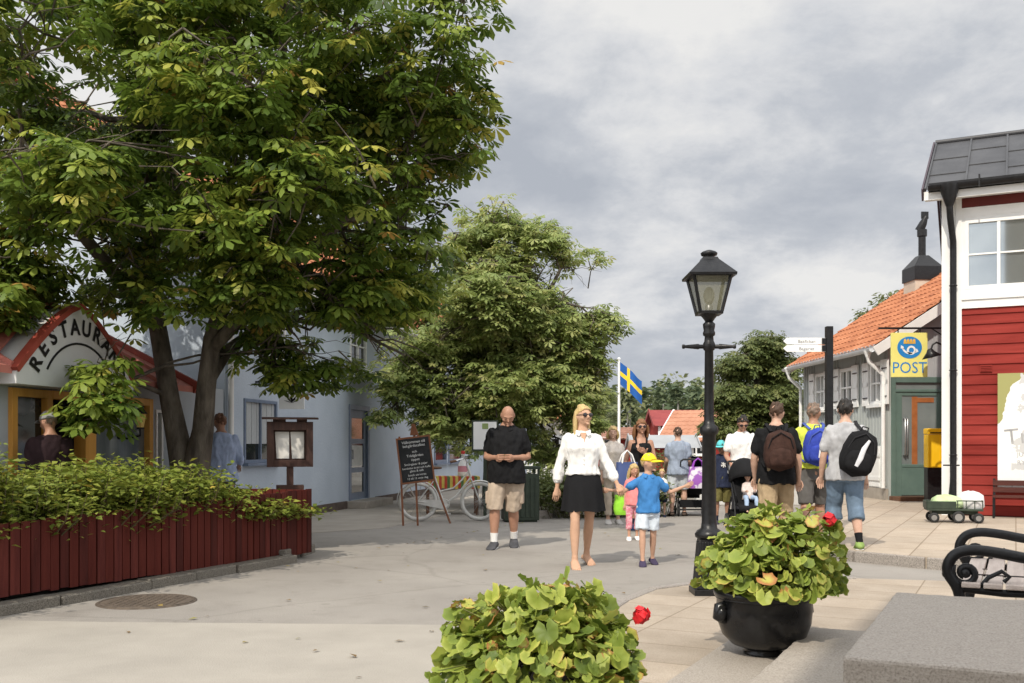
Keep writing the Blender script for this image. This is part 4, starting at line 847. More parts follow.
# leaf litter on the street
n = 70; RL_ = np.random.default_rng(12); Yl = RL_.uniform(5.2, 17, n); Xl = np.where(RL_.random(n) < .6, -.8 - .22 * (Yl - 5) + RL_.normal(0, .8, n), RL_.uniform(-3, 2.5, n)); Xl = np.maximum(Xl, -3.7 + .43 * (Yl - 8) + .25)
LIT = leafmat('dry_leaf', [(0, (.16, .10, .04)), (.5, (.26, .17, .06)), (1, (.22, .22, .06))], .1, .7)
o = leafmesh('leaf_litter', LEAF1[0], LEAF1[1], np.stack([Xl, Yl, np.full(n, .012)], 1), frames(RL_.uniform(0, 6.28, n), RL_.uniform(-.05, .25, n), RL_.uniform(-.3, .3, n)), RL_.uniform(.03, .075, n), RL_.random(n), LIT); tag(o, 'dry leaves scattered over the asphalt', 'fallen leaves', kind='stuff')
# geraniums
def gleaf(n=21):
    """round scalloped leaf with a notch at the stalk, ruffled rim"""
    vs = [(0, 0, 0)]; fs = []
    for r, zz in ((.5, .10), (.82, .17), (1.0, .15)):
        for i in range(n):
            a = 2 * math.pi * (i + .5) / n - math.pi / 2; gap = .55 if i in (0, n - 1) else 1
            rr = r * gap * (1 + (.07 * math.cos(7 * a + 1.5) if r > .6 else 0)); vs.append((rr * math.cos(a), rr * math.sin(a), zz * (1 + .55 * math.sin(2 * a + 1)) + .075 * r * r * math.cos(7 * a + 1.5)))
    for k in range(n - 1):
        fs += [(0, 1 + k, 2 + k)]
        for q in (0, 1): fs += [(1 + q * n + k, 1 + (q + 1) * n + k, 2 + (q + 1) * n + k), (1 + q * n + k, 2 + (q + 1) * n + k, 2 + q * n + k)]
    return vs, fs
GERL = leafmat('geranium_leaf', [(0, (.10, .15, .022)), (.45, (.235, .30, .05)), (.78, (.42, .46, .09)), (.92, (.52, .47, .11)), (1, (.45, .20, .07))], .3, .5)
PETAL = mat('red_petals', (.55, .012, .02), (.70, .03, .035), 30, .6)
def geranium(name, label, loc, rad, h, n, seed, flowers, group):
    rr = random.Random(seed); t = thing(name, label, 'potted plant', loc, 0, group); pos, az, el, ti, sz = [], [], [], [], []; b = MB()
    for i in range(n):
        th = rr.uniform(0, 6.28); ph = math.acos(rr.uniform(-.25, 1)); lump = 1 + .22 * noise.noise(Vector((math.cos(th) * 1.6, math.sin(th) * 1.6, ph * 1.7 + seed)))
        f = rr.uniform(.62, 1.05) * lump; p = Vector((rad * f * math.sin(ph) * math.cos(th), rad * f * math.sin(ph) * math.sin(th), max(-.035, h * f * math.cos(ph))))
        pos.append(tuple(p)); az.append(th + rr.gauss(0, .6)); el.append(rr.uniform(-.9, .7) - .4 * math.sin(ph)); sz.append(rr.choice((rr.uniform(.018, .035), rr.uniform(.028, .058)))); ti.append(min(1, max(0, rr.gauss(.45, .24) + (.4 if rr.random() < .07 else 0))))
        if i % 4 == 0: b.tube([(rr.uniform(-.1, .1), rr.uniform(-.1, .1), -.05), p * .6 + Vector((0, 0, .03)), p], [.006, .004, .003], 4, cap=False)
    b.build('stems', mat('geranium_stem', (.10, .13, .03), (.16, .15, .05), 9), t)
    RR = np.random.default_rng(seed); lv = gleaf(); leafmesh('foliage', lv[0], lv[1], np.array(pos), frames(np.array(az), np.array(el), RR.normal(0, .6, n)), np.array(sz), np.array(ti), GERL, t, [-.12] + [-.05] * 21 + [.02] * 21 + [.14] * 21)
    for (x, y, z) in flowers:
        b = MB(); b.tube([(x * .5, y * .5, z * .5), (x, y, z)], .0035, 5, 0)
        for k in range(44):
            v = Vector((rr.gauss(0, 1), rr.gauss(0, 1), rr.gauss(.3, .8))).normalized() * rr.uniform(.014, .036); a = Vector((x, y, z)) + v
            q = v.orthogonal().normalized() * .017; w = v.cross(q).normalized() * .017; b.add([a - q - w, a + q - w, a + q + w + v * .3, a - q + w + v * .2], [(0, 1, 2, 3)], 1)
        b.build('flower', [HEDG, PETAL], t)
    return t
POT = mat('black_glazed_pot', (.008, .008, .009), (.014, .014, .015), 9, .24, .06, 14, spec=.3)
def urn(label, loc):
    t = thing('urn', label, 'urn', loc, R(20), 'black garden urns')
    b = MB(); b.lathe([(.12, 0), (.125, .015), (.10, .025), (.12, .035), (.19, .06), (.245, .115), (.272, .19), (.280, .27), (.276, .33), (.292, .345), (.297, .375), (.275, .39), (.25, .38), (.235, .32), (.0, .30)], 36, cap=False); o = b.build('bowl', POT, t)
    for a in (0, math.pi):
        b = MB(); c, s = math.cos(a), math.sin(a); b.tube([(c * .25, s * .25, .30), (c * .31, s * .31, .29), (c * .32, s * .32, .24), (c * .27, s * .27, .21)], [.03, .034, .03, .025], 8, ref=(0, 0, 1)); b.ball((c * .30, s * .30, .255), (.035, .05, .05)); b.build('handle', POT, t)
    b = MB(); b.ring((0, 0, .335), .276, .010, 'z', 36, 8); b.build('rim_moulding', POT, t)
    return t
uc = Vector((.252 * 5.95, 5.95, .036))
urn('black glazed urn standing by the granite step in front of the lamp post', uc)
geranium('geranium', 'yellowish green geranium spilling over the black urn by the lamp post, one red bloom', uc + Vector((.05, 0, .44)), .43, .42, 1250, 3, [(.31, -.1, .36)], 'geraniums in black urns')
u2 = Vector((.215, 4.45, -.0))
urn('black urn in the foreground almost hidden under its geranium at the bottom edge', u2 + Vector((0, 0, -.0)))
geranium('geranium', 'large leafy geranium mound at the bottom edge of the picture, red bloom on its right', u2 + Vector((-.08, 0, .30)), .46, .35, 1250, 11, [(.45, .1, .20)], 'geraniums in black urns')
# ------------------------------------------------------------------ street lamp
t = thing('street_lamp', 'tall black lantern street lamp with a ladder bar standing on the paved corner', 'street lamp', (1.655, 8.40, .03), R(0))
b = MB(); b.span((-.145, -.145, 0), (.145, .145, .05)); b.span((-.125, -.125, .05), (.125, .125, .07))
rings = [[(sx * w, sy * w, z) for sx, sy in ((-1, -1), (1, -1), (1, 1), (-1, 1))] for w, z in ((.115, .07), (.085, .46))]; b.loft(rings, 0, True, False)
for s in range(4):
    M = Matrix.Rotation(R(90 * s), 4, 'Z')
    for k in range(7):
        f = -1 + 2 * (k + .5) / 7; b.bar((f * .105, -.1155, .09), (f * .078, -.0870, .44), .014, .012, 0, (0, -1, 0), M)
b.build('base', BLACK, t, bevel=.004)
b = MB(); b.lathe([(.085, .46), (.115, .475), (.12, .50), (.10, .53), (.07, .55), (.062, .6), (.056, 1.33), (.075, 1.345), (.08, 1.365), (.075, 1.40), (.05, 1.42), (.042, 1.46), (.036, 2.04), (.048, 2.05), (.05, 2.10), (.04, 2.12), (.036, 2.16), (.05, 2.17), (.052, 2.19), (.044, 2.21), (.05, 2.24), (.052, 2.265), (.035, 2.28), (.03, 2.31)], 20, cap=True); b.build('post', BLACK, t)
b = MB()
for s in (-1, 1): b.tube([(0, 0, 2.075), (s * .08, 0, 2.075), (s * .09, 0, 2.075), (s * .2, 0, 2.075), (s * .21, 0, 2.075), (s * .225, 0, 2.075)], [.018, .018, .024, .013, .02, .017], 8, ref=(0, 0, 1))
b.build('ladder_bar', BLACK, t)
b = MB(); w0, w1, z0, z1 = .09, .155, 2.36, 2.66; cs = ((-1, -1), (1, -1), (1, 1), (-1, 1))
b.lathe([(.03, 2.28), (.05, 2.31), (.08, 2.345)], 12); b.span((-w0 - .01, -w0 - .01, 2.342), (w0 + .01, w0 + .01, z0 + .006))
for sx, sy in cs: b.bar((sx * w0, sy * w0, z0), (sx * w1, sy * w1, z1), .02, .02)
for i in range(4):
    p, q = cs[i], cs[(i + 1) % 4]; b.bar((p[0] * w1, p[1] * w1, z1), (q[0] * w1, q[1] * w1, z1), .024, .024)
b.build('lantern_frame', BLACK, t)
b = MB(); b.loft([[(sx * w, sy * w, z) for sx, sy in cs] for w, z in ((.193, 2.65), (.196, 2.67), (.07, 2.80), (.06, 2.82))], 0, True, False); b.lathe([(.05, 2.82), (.04, 2.83), (.066, 2.84), (.072, 2.858), (.056, 2.872), (.02, 2.885)], 14); b.build('lantern_roof', BLACK, t)
LGL = mat('lantern_glass', (.20, .195, .13), (.26, .255, .18), 3, .25, alpha=.6, spec=.4)
b = MB()
for i in range(4):
    p, q = cs[i], cs[(i + 1) % 4]; k = .93; b.add([(p[0] * w0 * k, p[1] * w0 * k, z0 + .01), (q[0] * w0 * k, q[1] * w0 * k, z0 + .01), (q[0] * w1 * k, q[1] * w1 * k, z1 - .01), (p[0] * w1 * k, p[1] * w1 * k, z1 - .01)], [(0, 1, 2, 3)])
b.build('lantern_glass', LGL, t)
b = MB(); b.lathe([(.03, 2.36), (.032, 2.42), (.02, 2.43)], 12, mat=1); b.ball((0, 0, 2.50), (.048, .048, .075), 14, 10); b.build('bulb', [mat('bulb', (.55, .55, .5), (.6, .6, .56), 2, .3), STEEL], t)

# ------------------------------------------------------------------ signpost
sp = at(829, 13.3); sp.z = .12
t = thing('signpost', 'thin black signpost with two white finger boards beside the man in grey tee', 'signpost', sp, 0)
b = MB(); b.span((-.045, -.045, 0), (.045, .045, 2.74)); b.build('post', BLACK, t, bevel=.006)
for k, txt in ((0, 'Bakfickan'), (1, 'Bageriet')):
    z = 2.545 - k * .098; b = MB(); b.prism([(-.05, .012, z - .044), (-.05, .012, z + .044), (-.56, .012, z + .044), (-.61, .012, z), (-.56, .012, z - .044)], (0, -.024, 0)); s = b.build('finger_board', SIGNW, t)
    b = MB(); vs, fs = text_geo(txt, .062); b.add(vs, fs, 0, False, Matrix.Translation((-.3, -.0145, z - .025)) @ Matrix.Rotation(R(90), 4, 'X')); b.build('lettering', mat('grey_lettering', (.2, .2, .2), (.25, .25, .25), 5), s)
    b = MB(); b.span((-.1, -.03, z - .038), (-.046, .03, z + .038)); b.build('bracket', BLACK, t)

# ------------------------------------------------------------------ POST sign on its bracket, barn lamp
SX = at(909, 18.3, 355)
t = thing('post_sign', 'square yellow sign reading POST with a blue horn emblem hanging from a black bracket', 'sign', SX, 0)
YEL = mat('sign_yellow', (.76, .70, .20), (.82, .76, .24), 2, .5); SBLUE = mat('sign_blue', (.02, .20, .52), (.03, .24, .58), 3, .5)
b = MB(); b.box((0, 0, 0), (.66, .05, .81)); b.build('sign_board', YEL, t, bevel=.004)
b = MB(); n = 36; b.prism([(.225 * math.cos(2 * math.pi * i / n), -.026, .135 + .2 * math.sin(2 * math.pi * i / n)) for i in range(n)], (0, -.004, 0)); b.build('emblem', SBLUE, t)
b = MB()                                              # horn: ring with bell, and a crown above
def arc(cx, cz, r, a0, a1, w, y=-.033, k=16, mi=0, b=None):
    for i in range(k):
        p, q = R(a0 + (a1 - a0) * i / k), R(a0 + (a1 - a0) * (i + 1) / k); b.add([(cx + (r - w) * math.cos(p), y, cz + (r - w) * math.sin(p)), (cx + (r + w) * math.cos(p), y, cz + (r + w) * math.sin(p)), (cx + (r + w) * math.cos(q), y, cz + (r + w) * math.sin(q)), (cx + (r - w) * math.cos(q), y, cz + (r - w) * math.sin(q))], [(0, 1, 2, 3)], mi)
arc(.03, .085, .065, 0, 360, .018, b=b, k=26); arc(.0, .16, .13, 200, 290, .017, b=b); b.add([(-.165, -.033, .12), (-.10, -.033, .10), (-.115, -.033, .155), (-.16, -.033, .175)], [(0, 1, 2, 3)]); b.add([(.09, -.033, .03), (.16, -.033, .06), (.13, -.033, .12), (.10, -.033, .07)], [(0, 1, 2, 3)])
b.build('horn', SIGNW, t)
b = MB()
for k in range(4): b.prism([(-.11 + k * .055 + .0, -.033, .235), (-.11 + k * .055 + .05, -.033, .235), (-.11 + k * .055 + .045, -.033, .275), (-.11 + k * .055 + .025, -.033, .295), (-.11 + k * .055 + .005, -.033, .275)], (0, -.003, 0))
b.span((-.11, -.036, .205), (.105, -.031, .23)); b.build('crown', mat('crown_gold', (.75, .42, .05), (.8, .5, .1), 6), t)
b = MB(); vs, fs = text_geo('POST', .29); b.add(vs, fs, 0, False, Matrix.Translation((0, -.028, -.33)) @ Matrix.Rotation(R(90), 4, 'X') @ Matrix.Diagonal((.93, 1, 1, 1))); b.build('lettering', SBLUE, t)
b = MB(); b.bar((-.56, 0, .49), (.74, 0, .49), .025, .035); 
for x in (-.2, .2): b.bar((x, 0, .405), (x, 0, .48), .02, .015)
b.bar((.70, 0, .30), (.42, 0, .48), .02, .02); b.span((.70, -.05, .2), (.74, .05, .56)); b.build('bracket', BLACK, t)
lp = at(931, 18.0, 354)
t = thing('barn_lamp', 'black gooseneck barn lamp on the wall right of the yellow POST sign', 'wall lamp', lp, 0)
b = MB(); b.lathe([(.03, .10), (.05, .08), (.07, .04), (.17, -.06), (.165, -.062), (.03, .05)], 20, cap=False, M=Matrix.Rotation(R(-14), 4, 'Y')); b.build('lamp_shade', BLACK, t)
b = MB(); b.ball((0, 0, -.03), .045); b.build('bulb', mat('frosted_bulb', (.5, .5, .47), (.55, .55, .52), 3), t)
b = MB(); b.tube([(.0, 0, .08), (.03, 0, .17), (.10, 0, .21), (.19, 0, .17), (.27, 0, .15)], .018, 8, ref=(0, 1, 0)); b.box((.28, 0, .15), (.03, .1, .1)); b.build('arm', BLACK, t)

# ------------------------------------------------------------------ letterbox, trolley, benches
lb = at(933.5, 20.0); lb.z = .12
t = thing('letterbox', 'tall narrow yellow letterbox on a dark pedestal by the post office door', 'letterbox', lb, R(-6))
YBOX = mat('letterbox_yellow', (.80, .46, .01), (.85, .52, .02), 3, .4)
b = MB(); b.span((-.15, -.14, .72), (.15, .14, 1.38)); b.prism([(-.155, -.145, 1.385), (.155, -.145, 1.385), (.155, -.145, 1.5), (-.155, -.145, 1.5)], (0, .29, 0)); b.build('box', YBOX, t, bevel=.015)
b = MB(); b.span((-.11, -.1505, 1.40), (.11, -.146, 1.425)); b.build('slot', BLACK, t)
b = MB(); b.span((-.15, -.12, 0), (.15, .12, .715)); b.build('pedestal', BLACK, t, bevel=.01)
tl = at(953, 15.1); tl.z = .12
t = thing('trolley', 'low dark green four-wheeled luggage trolley loaded with bags in front of the red house', 'trolley', tl, R(-16)); t.scale = (.9, .9, .9)
DGR = mat('dark_green_metal', (.03, .042, .03), (.045, .06, .042), 8, .55)
b = MB(); b.span((-.43, -.24, .20), (.43, .24, .235)); b.span((-.43, -.245, .235), (.02, -.225, .36)); b.span((-.43, .225, .235), (.02, .245, .36)); b.span((-.445, -.24, .235), (-.43, .24, .36)); b.span((-.35, -.16, .14), (.36, .16, .2)); b.build('deck', DGR, t, bevel=.006)
b = MB()
for y in (-.23, .23):
    b.bar((.02, y, .37), (.43, y, .37), .018, .018)
    for x in (.04, .17, .3, .42): b.bar((x, y, .235), (x, y, .37), .014, .014)
b.bar((.42, -.23, .37), (.42, .23, .37), .018, .018); b.build('railing', DGR, t)
for x, y in ((-.32, -.22), (-.32, .22), (.05, -.26), (.05, .26), (.36, -.22), (.36, .22)):
    b = MB(); r = .085 if abs(x) > .1 else .10; b.ring((x, y, r + .0), r - .026, .026, 'y', 20, 8); w = b.build('wheel', RUBBER, t)
    b = MB(); b.tube([(x, y - .02, r), (x, y + .02, r)], r - .03, 14); b.build('rim', STEEL, w)
b = MB(); b.bar((-.05, .2, .22), (.02, .26, .95), .022, .022); b.bar((-.12, .26, .95), (.14, .26, .95), .024, .024); b.build('handle', BLACK, t)
def bag(name, label, loc, rz, d, m, seed):
    rr = random.Random(seed); b = MB(); n = 16; rings = []
    for i, (f, z) in enumerate(((.85, 0), (1, .15), (1.02, .45), (.9, .75), (.6, .93), (.2, 1.0))):
        rings.append([Vector((d[0] / 2 * f * math.copysign(abs(math.cos(a)) ** .5, math.cos(a)) + rr.uniform(-.012, .012), d[1] / 2 * f * math.copysign(abs(math.sin(a)) ** .5, math.sin(a)) + rr.uniform(-.012, .012), d[2] * z + rr.uniform(-.012, .012) * (i > 0))) for a in [2 * math.pi * k / n for k in range(n)]])
    b.loft(rings, 0, True, True); o = b.build(name, m); o.location = loc; o.rotation_euler = (0, 0, rz); return tag(o, label, 'bag', 'bags on the trolley')
MT = Matrix.Translation(tl) @ Matrix.Rotation(R(-16), 4, 'Z') @ Matrix.Scale(.9, 4)
bag('sack', 'pale green sack lying on the left half of the trolley', MT @ Vector((-.1, 0, .236)), R(-10), (.42, .34, .20), mat('pale_green_bag', (.42, .55, .26), (.55, .66, .40), 6, .6, .3, 20), 4)
bag('sack', 'crumpled white plastic sack on the right end of the trolley', MT @ Vector((.27, .0, .236)), R(30), (.26, .36, .26), mat('white_bag', (.66, .66, .66), (.76, .76, .76), 6, .5, .3, 20), 9)
# wooden bench against the red house
t = thing('wooden_bench', 'dark red-brown wooden bench standing against the red wall under the poster', 'bench', Vector((7.2, 16.7, .12)) + V2 * .72 - U2 * .16, ANG_U)
MAH = mat('mahogany_slats', (.06, .018, .014), (.09, .028, .02), 6, .5, .1, stretch=(.3, 3, 3))
b = MB()
for z in (.40, .51): b.span((.03, .03, z), (1.5, .055, z + .085))
b.build('backrest', MAH, t)
b = MB()
for y in (-.34, -.23, -.12): b.span((.03, y, .33), (1.5, y + .09, .36))
b.build('seat', MAH, t)
for x in (.05, .78, 1.46):
    b = MB(); b.bar((x, -.34, 0), (x, -.34, .33), .035, .035); b.bar((x, .02, 0), (x, .075, .62), .035, .035); b.bar((x, -.36, .315), (x, .04, .315), .035, .03); b.build('leg', BLACK, t)
# iron bench beside the granite block
t = thing('iron_bench', 'park bench with curled black cast iron arms and pale weathered slats behind the granite block', 'bench', (2.57, 5.86, .03), ANG_U)
# local x = backwards from the front edge of the seat (to the right), y = along the bench
for k, y in enumerate((0, 1.36)):
    b = MB()
    b.tube(spline([(.02, y, 0), (.03, y, .10), (.06, y, .25), (.04, y, .40), (-.015, y, .50), (.0, y, .575), (.05, y, .62), (.13, y, .635), (.25, y, .625), (.40, y, .60), (.56, y, .585)]), [.03, .026, .026, .028] + [.032] * 37, 12, ref=(0, 1, 0))
    sc = [(.08 + .075 * (1 - i / 26) * math.cos(R(150 + i * 24)), y, .50 + .075 * (1 - i / 26) * math.sin(R(150 + i * 24))) for i in range(20)]
    b.tube([(.0, y, .52)] + sc, [.02] * 21, 8, ref=(0, 1, 0)); b.ball((.08, y, .50), .03, 10, 8)
    b.tube([(.62, y, 0), (.55, y, .2), (.52, y, .42), (.58, y, .62), (.66, y, .88)], [.026, .022, .024, .024, .02], 8, ref=(0, 1, 0)); b.tube([(.04, y, .41), (.28, y, .395), (.53, y, .40)], .022, 8, ref=(0, 1, 0))
    b.tube([(.14, y, .40), (.2, y, .48), (.27, y, .52), (.31, y, .49), (.28, y, .46)], .013, 8, ref=(0, 1, 0)); b.box((.02, y, .012), (.1, .05, .02))
    b.ball((-.02, y, .49), .028, 8, 6); b.build('end_frame', BLACK, t)
WSL = mat('weathered_slats', (.50, .42, .37), (.62, .53, .47), 7, .75, .25, stretch=(4, .25, 4), detail=8)
b = MB()
for x in (.06, .175, .29, .405): b.span((x, -.06, .422), (x + .1, 1.42, .452))
b.build('seat', WSL, t, bevel=.006)
b = MB()
for k in range(3):
    x, z = .57 + k * .035, .54 + k * .115; b.bar((x, -.06, z), (x, 1.42, z), .025, .095, up=(.3, 0, 1))
b.build('backrest', WSL, t, bevel=.006)
b = MB(); b.bar((.06, .68, .414), (.51, .68, .414), .04, .012); b.bar((.15, .68, .4535), (.18, .68, .4535), .03, .003); b.bar((.05, .35, .4545), (.51, .35, .4545), .03, .005); b.build('strap', BLACK, t)

# ------------------------------------------------------------------ menu case
mc = at(290, 12.0); mc.z = 0
t = thing('menu_case', 'dark brown wooden menu case with paper menus at the end of the red planter', 'menu case', mc, R(14))
DBR = mat('dark_brown_wood', (.035, .016, .012), (.06, .028, .02), 6, .6, .15, stretch=(3, 3, .4))
b = MB(); b.span((-.04, -.04, .5), (.04, .04, 1.03)); b.build('post', DBR, t)
b = MB(); b.span((-.27, .02, 1.02), (.27, .06, 1.56))
for a, e in (((-.27, -.06, 1.02), (-.19, .02, 1.56)), ((.19, -.06, 1.02), (.27, .02, 1.56)), ((-.19, -.06, 1.02), (.19, .02, 1.10)), ((-.19, -.06, 1.46), (.19, .02, 1.56))): b.span(a, e)
b.build('case', DBR, t, bevel=.004)
b = MB(); b.prism([(-.33, -.14, 1.585), (.33, -.14, 1.585), (.33, -.14, 1.605), (-.33, -.14, 1.605)], (0, .28, .015)); b.span((-.2, -.04, 1.56), (-.05, .04, 1.588)); b.span((.08, -.04, 1.56), (.2, .04, 1.588)); b.build('roof', DBR, t)
PAPER = mat('menu_paper', (.52, .50, .46), (.62, .60, .56), 3, .7)
for x0, x1 in ((-.175, -.01), (.005, .165)): b = MB(); b.prism([(x0 + .02, .012, 1.12), (x1, .012, 1.12), (x1, .012, 1.44), (x0, .012, 1.44)], (0, .004, 0)); b.build('menu_sheet', PAPER, t)
b = MB(); b.span((-.16, -.1, .74), (.16, .14, .80)); b.build('foot_box', DBR, t)

# ------------------------------------------------------------------ chalkboard on its easel
eb = at(424, 15.9); t = thing('chalkboard_easel', 'black chalkboard menu with white writing on a brown three-legged wooden easel', 'chalkboard', eb, R(4))
BRW = mat('easel_wood', (.17, .065, .03), (.24, .10, .05), 7, .6, .1, stretch=(3, 3, .3))
T = Matrix.Rotation(R(-7), 4, 'Y') @ Matrix.Rotation(R(-8), 4, 'X')
b = MB(); b.span((-.26, -.015, .72), (.24, .015, 1.42), 0, T); b.build('board', [mat('blackboard', (.012, .013, .014), (.03, .032, .034), 4, .7)], t)
b = MB()
for a, e in (((-.285, -.022, .695), (-.258, .022, 1.445)), ((.238, -.022, .695), (.265, .022, 1.445)), ((-.258, -.022, 1.418), (.238, .022, 1.445)), ((-.258, -.022, .695), (.238, .022, .722))): b.span(a, e, 0, T)
b.build('frame', BRW, t)
b = MB()
for txt, z, s in (('Välkommen till', 1.34, .062), ('bakgårdscaféet', 1.28, .06), ('och', 1.185, .055), ('Trädgården', 1.12, .058), ('öppet', 1.055, .058), ('Smörgåsar & pajer', .985, .05), ('hembakat bröd och kaffe', .925, .045), ('glass & saft', .875, .05), ('lunch serveras', .81, .05), ('12 till 15 varje dag', .755, .045)):
    vs, fs = text_geo(txt, s); b.add(vs, fs, 0, False, T @ Matrix.Translation((-.01, -.0165, z)) @ Matrix.Rotation(R(90), 4, 'X'))
b.build('chalk_writing', mat('chalk', (.62, .62, .60), (.75, .75, .73), 40, .9), t)
for a, e in (((-.40, .235, 1.42), (-.33, .04, 0)), ((-.17, .275, 1.60), (-.10, .05, 0)), ((-.16, .30, 1.60), (.42, .48, 0))): b = MB(); b.bar(a, e, .032, .024); b.build('leg', BRW, t)
b = MB(); b.prism([(-.08, -.01, 1.44), (.04, -.01, 1.44), (.0, -.01, 1.63), (-.05, -.01, 1.63)], (0, .03, 0), 0, Matrix.Translation((-.15, .22, .0))); b.build('peak', BRW, t)

# ------------------------------------------------------------------ white bicycle
bk = at(449, 16.9); t = thing('bicycle', 'white ladies bicycle with white tyres parked behind the chalkboard easel', 'bicycle', bk, R(5))
WT = mat('white_tyre', (.50, .49, .46), (.60, .59, .56), 8, .6); CHR = mat('chrome', (.55, .55, .55), (.65, .65, .65), 9, .2, metal=1); LEA = mat('brown_leather', (.09, .04, .02), (.14, .07, .035), 9, .5)
for x in (-.52, .52):
    b = MB(); b.ring((x, 0, .335), .30, .034, 'y', 40, 8); w = b.build('wheel', WT, t)
    b = MB(); b.ring((x, 0, .335), .283, .010, 'y', 36, 6); b.tube([(x, -.045, .335), (x, .045, .335)], .022, 10); b.build('rim', CHR, w)
    b = MB()
    for k in range(18): a = R(k * 20); b.tube([(x + .02 * math.cos(a), .02 * (-1) ** k, .335 + .02 * math.sin(a)), (x + .28 * math.cos(a), 0, .335 + .28 * math.sin(a))], .0028, 4, cap=False)
    b.build('spokes', CHR, w)
    b = MB(); rows = [[(x + r * math.cos(a), y, .335 + r * math.sin(a)) for r, y in ((.345, -.03), (.362, 0), (.345, .03))] for a in [R(v) for v in range(20 if x > 0 else 0, 170 if x > 0 else 190, 10)]]; b.loft(rows, 0, False, True, False); b.build('mudguard', WT, t)
bb, hd, hl, st, ax = (-.08, 0, .29), (.34, 0, .86), (.37, 0, .74), (-.26, 0, .80), (-.52, 0, .335)
b = MB(); b.tube([bb, (.12, 0, .42), (.26, 0, .60), hl], .017, 8); b.tube([(-.16, 0, .50), (.08, 0, .56), (.22, 0, .70), hd], .014, 8); b.tube([bb, st], .016, 8)
for y in (-.05, .05): b.tube([(-.08, y * .4, .29), (-.52, y, .335)], .011, 6); b.tube([(-.23, y * .4, .72), (-.52, y, .335)], .009, 6)
b.tube([(.31, 0, .95), hl], .02, 8)
for y in (-.05, .05): b.tube([(.37, y * .5, .72), (.45, y, .52), (.52, y, .335)], .012, 6)
b.build('frame', WT, t)
b = MB(); b.tube([(.31, 0, .9), (.29, 0, 1.06)], .013, 8); b.tube([(.10, -.26, 1.02), (.2, -.24, 1.05), (.31, -.12, 1.08), (.30, 0, 1.06), (.31, .12, 1.08), (.2, .24, 1.05), (.10, .26, 1.02)], .012, 8); b.build('handlebar', CHR, t)
for y in (-1, 1): b = MB(); b.tube([(.12, .257 * y, 1.02), (.02, .265 * y, 1.0)], .017, 8); b.build('grip', LEA, t)
b = MB(); b.loft([[(x, w * math.cos(a), .90 + h * math.sin(a) + z) for a in [2 * math.pi * k / 10 for k in range(10)]] for x, w, h, z in ((-.40, .05, .02, .01), (-.36, .10, .03, .01), (-.28, .08, .03, 0), (-.16, .025, .02, 0), (-.12, .015, .012, 0))]); b.tube([(-.27, 0, .80), (-.28, 0, .89)], .014, 8); b.build('saddle', LEA, t)
b = MB(); b.ring((-.08, -.03, .29), .085, .008, 'y', 24, 5); b.tube([(-.08, -.06, .29), (-.02, -.06, .13)], .01, 6); b.tube([(-.08, .06, .29), (-.14, .06, .45)], .01, 6); b.box((-.02, -.1, .13), (.09, .07, .02)); b.box((-.14, .1, .45), (.09, .07, .02)); b.prism([(-.54, -.035, .30), (-.08, -.035, .2), (.0, -.035, .27), (-.06, -.035, .36), (-.52, -.035, .37)], (0, -.01, 0)); b.build('crank', WT, t)
b = MB()
for y in (-.06, -.02, .02, .06): b.bar((-.78, y, .72), (-.36, y, .72), .01, .01)
b.bar((-.74, -.07, .72), (-.55, -.06, .35), .008, .008); b.bar((-.74, .07, .72), (-.55, .06, .35), .008, .008); b.build('luggage_rack', CHR, t)
# cafe table/bench with striped cloth behind the bicycle
ft = at(452, 18.6); t = thing('fruit_table', 'low display table with a red and yellow striped cloth behind the white bicycle', 'table', ft, R(6))
b = MB(); b.span((-.5, -.3, .66), (.5, .3, .70)); b.build('tabletop', WOODB, t)
for x in (-.45, .45):
    for y in (-.25, .25): b = MB(); b.span((x - .025, y - .025, 0), (x + .025, y + .025, .66)); b.build('leg', WOODB, t)
cl = [mat('cloth_red', (.42, .05, .03), (.5, .08, .05), 9), mat('cloth_yellow', (.55, .42, .08), (.62, .48, .12), 9), mat('cloth_green', (.08, .16, .05), (.12, .2, .08), 9)]
b = MB()
for k in range(20): b.span((-.5 + k * .05, -.31, .50 - .01 * (k % 3)), (-.452 + k * .05, .31, .708), [0, 1, 0, 2, 1][k % 5])
o = b.build('striped_cloth', cl); o.location = ft; o.rotation_euler = (0, 0, R(6)); tag(o, 'red yellow and green striped cloth hanging over the display table', 'tablecloth')
pn = at(463, 18.55); 
t = thing('display_figure', 'small white and red display stand with a bottle on the striped table', 'display', Vector((pn.x, pn.y, .712)), 0)
b = MB(); b.lathe([(.09, 0), (.10, .02), (.09, .22), (.04, .30), (.03, .40), (.035, .41)], 14); b.build('bottle', WHITE, t); b = MB(); b.lathe([(.037, .41), (.037, .46), (.01, .47)], 12); b.build('cap', mat('red_cap', (.45, .03, .03), (.5, .05, .04), 5), t); b = MB(); b.lathe([(.096, .07), (.097, .08), (.094, .18), (.093, .19)], 14, cap=False); b.build('band', mat('pink_band', (.6, .25, .3), (.65, .3, .35), 5), t)
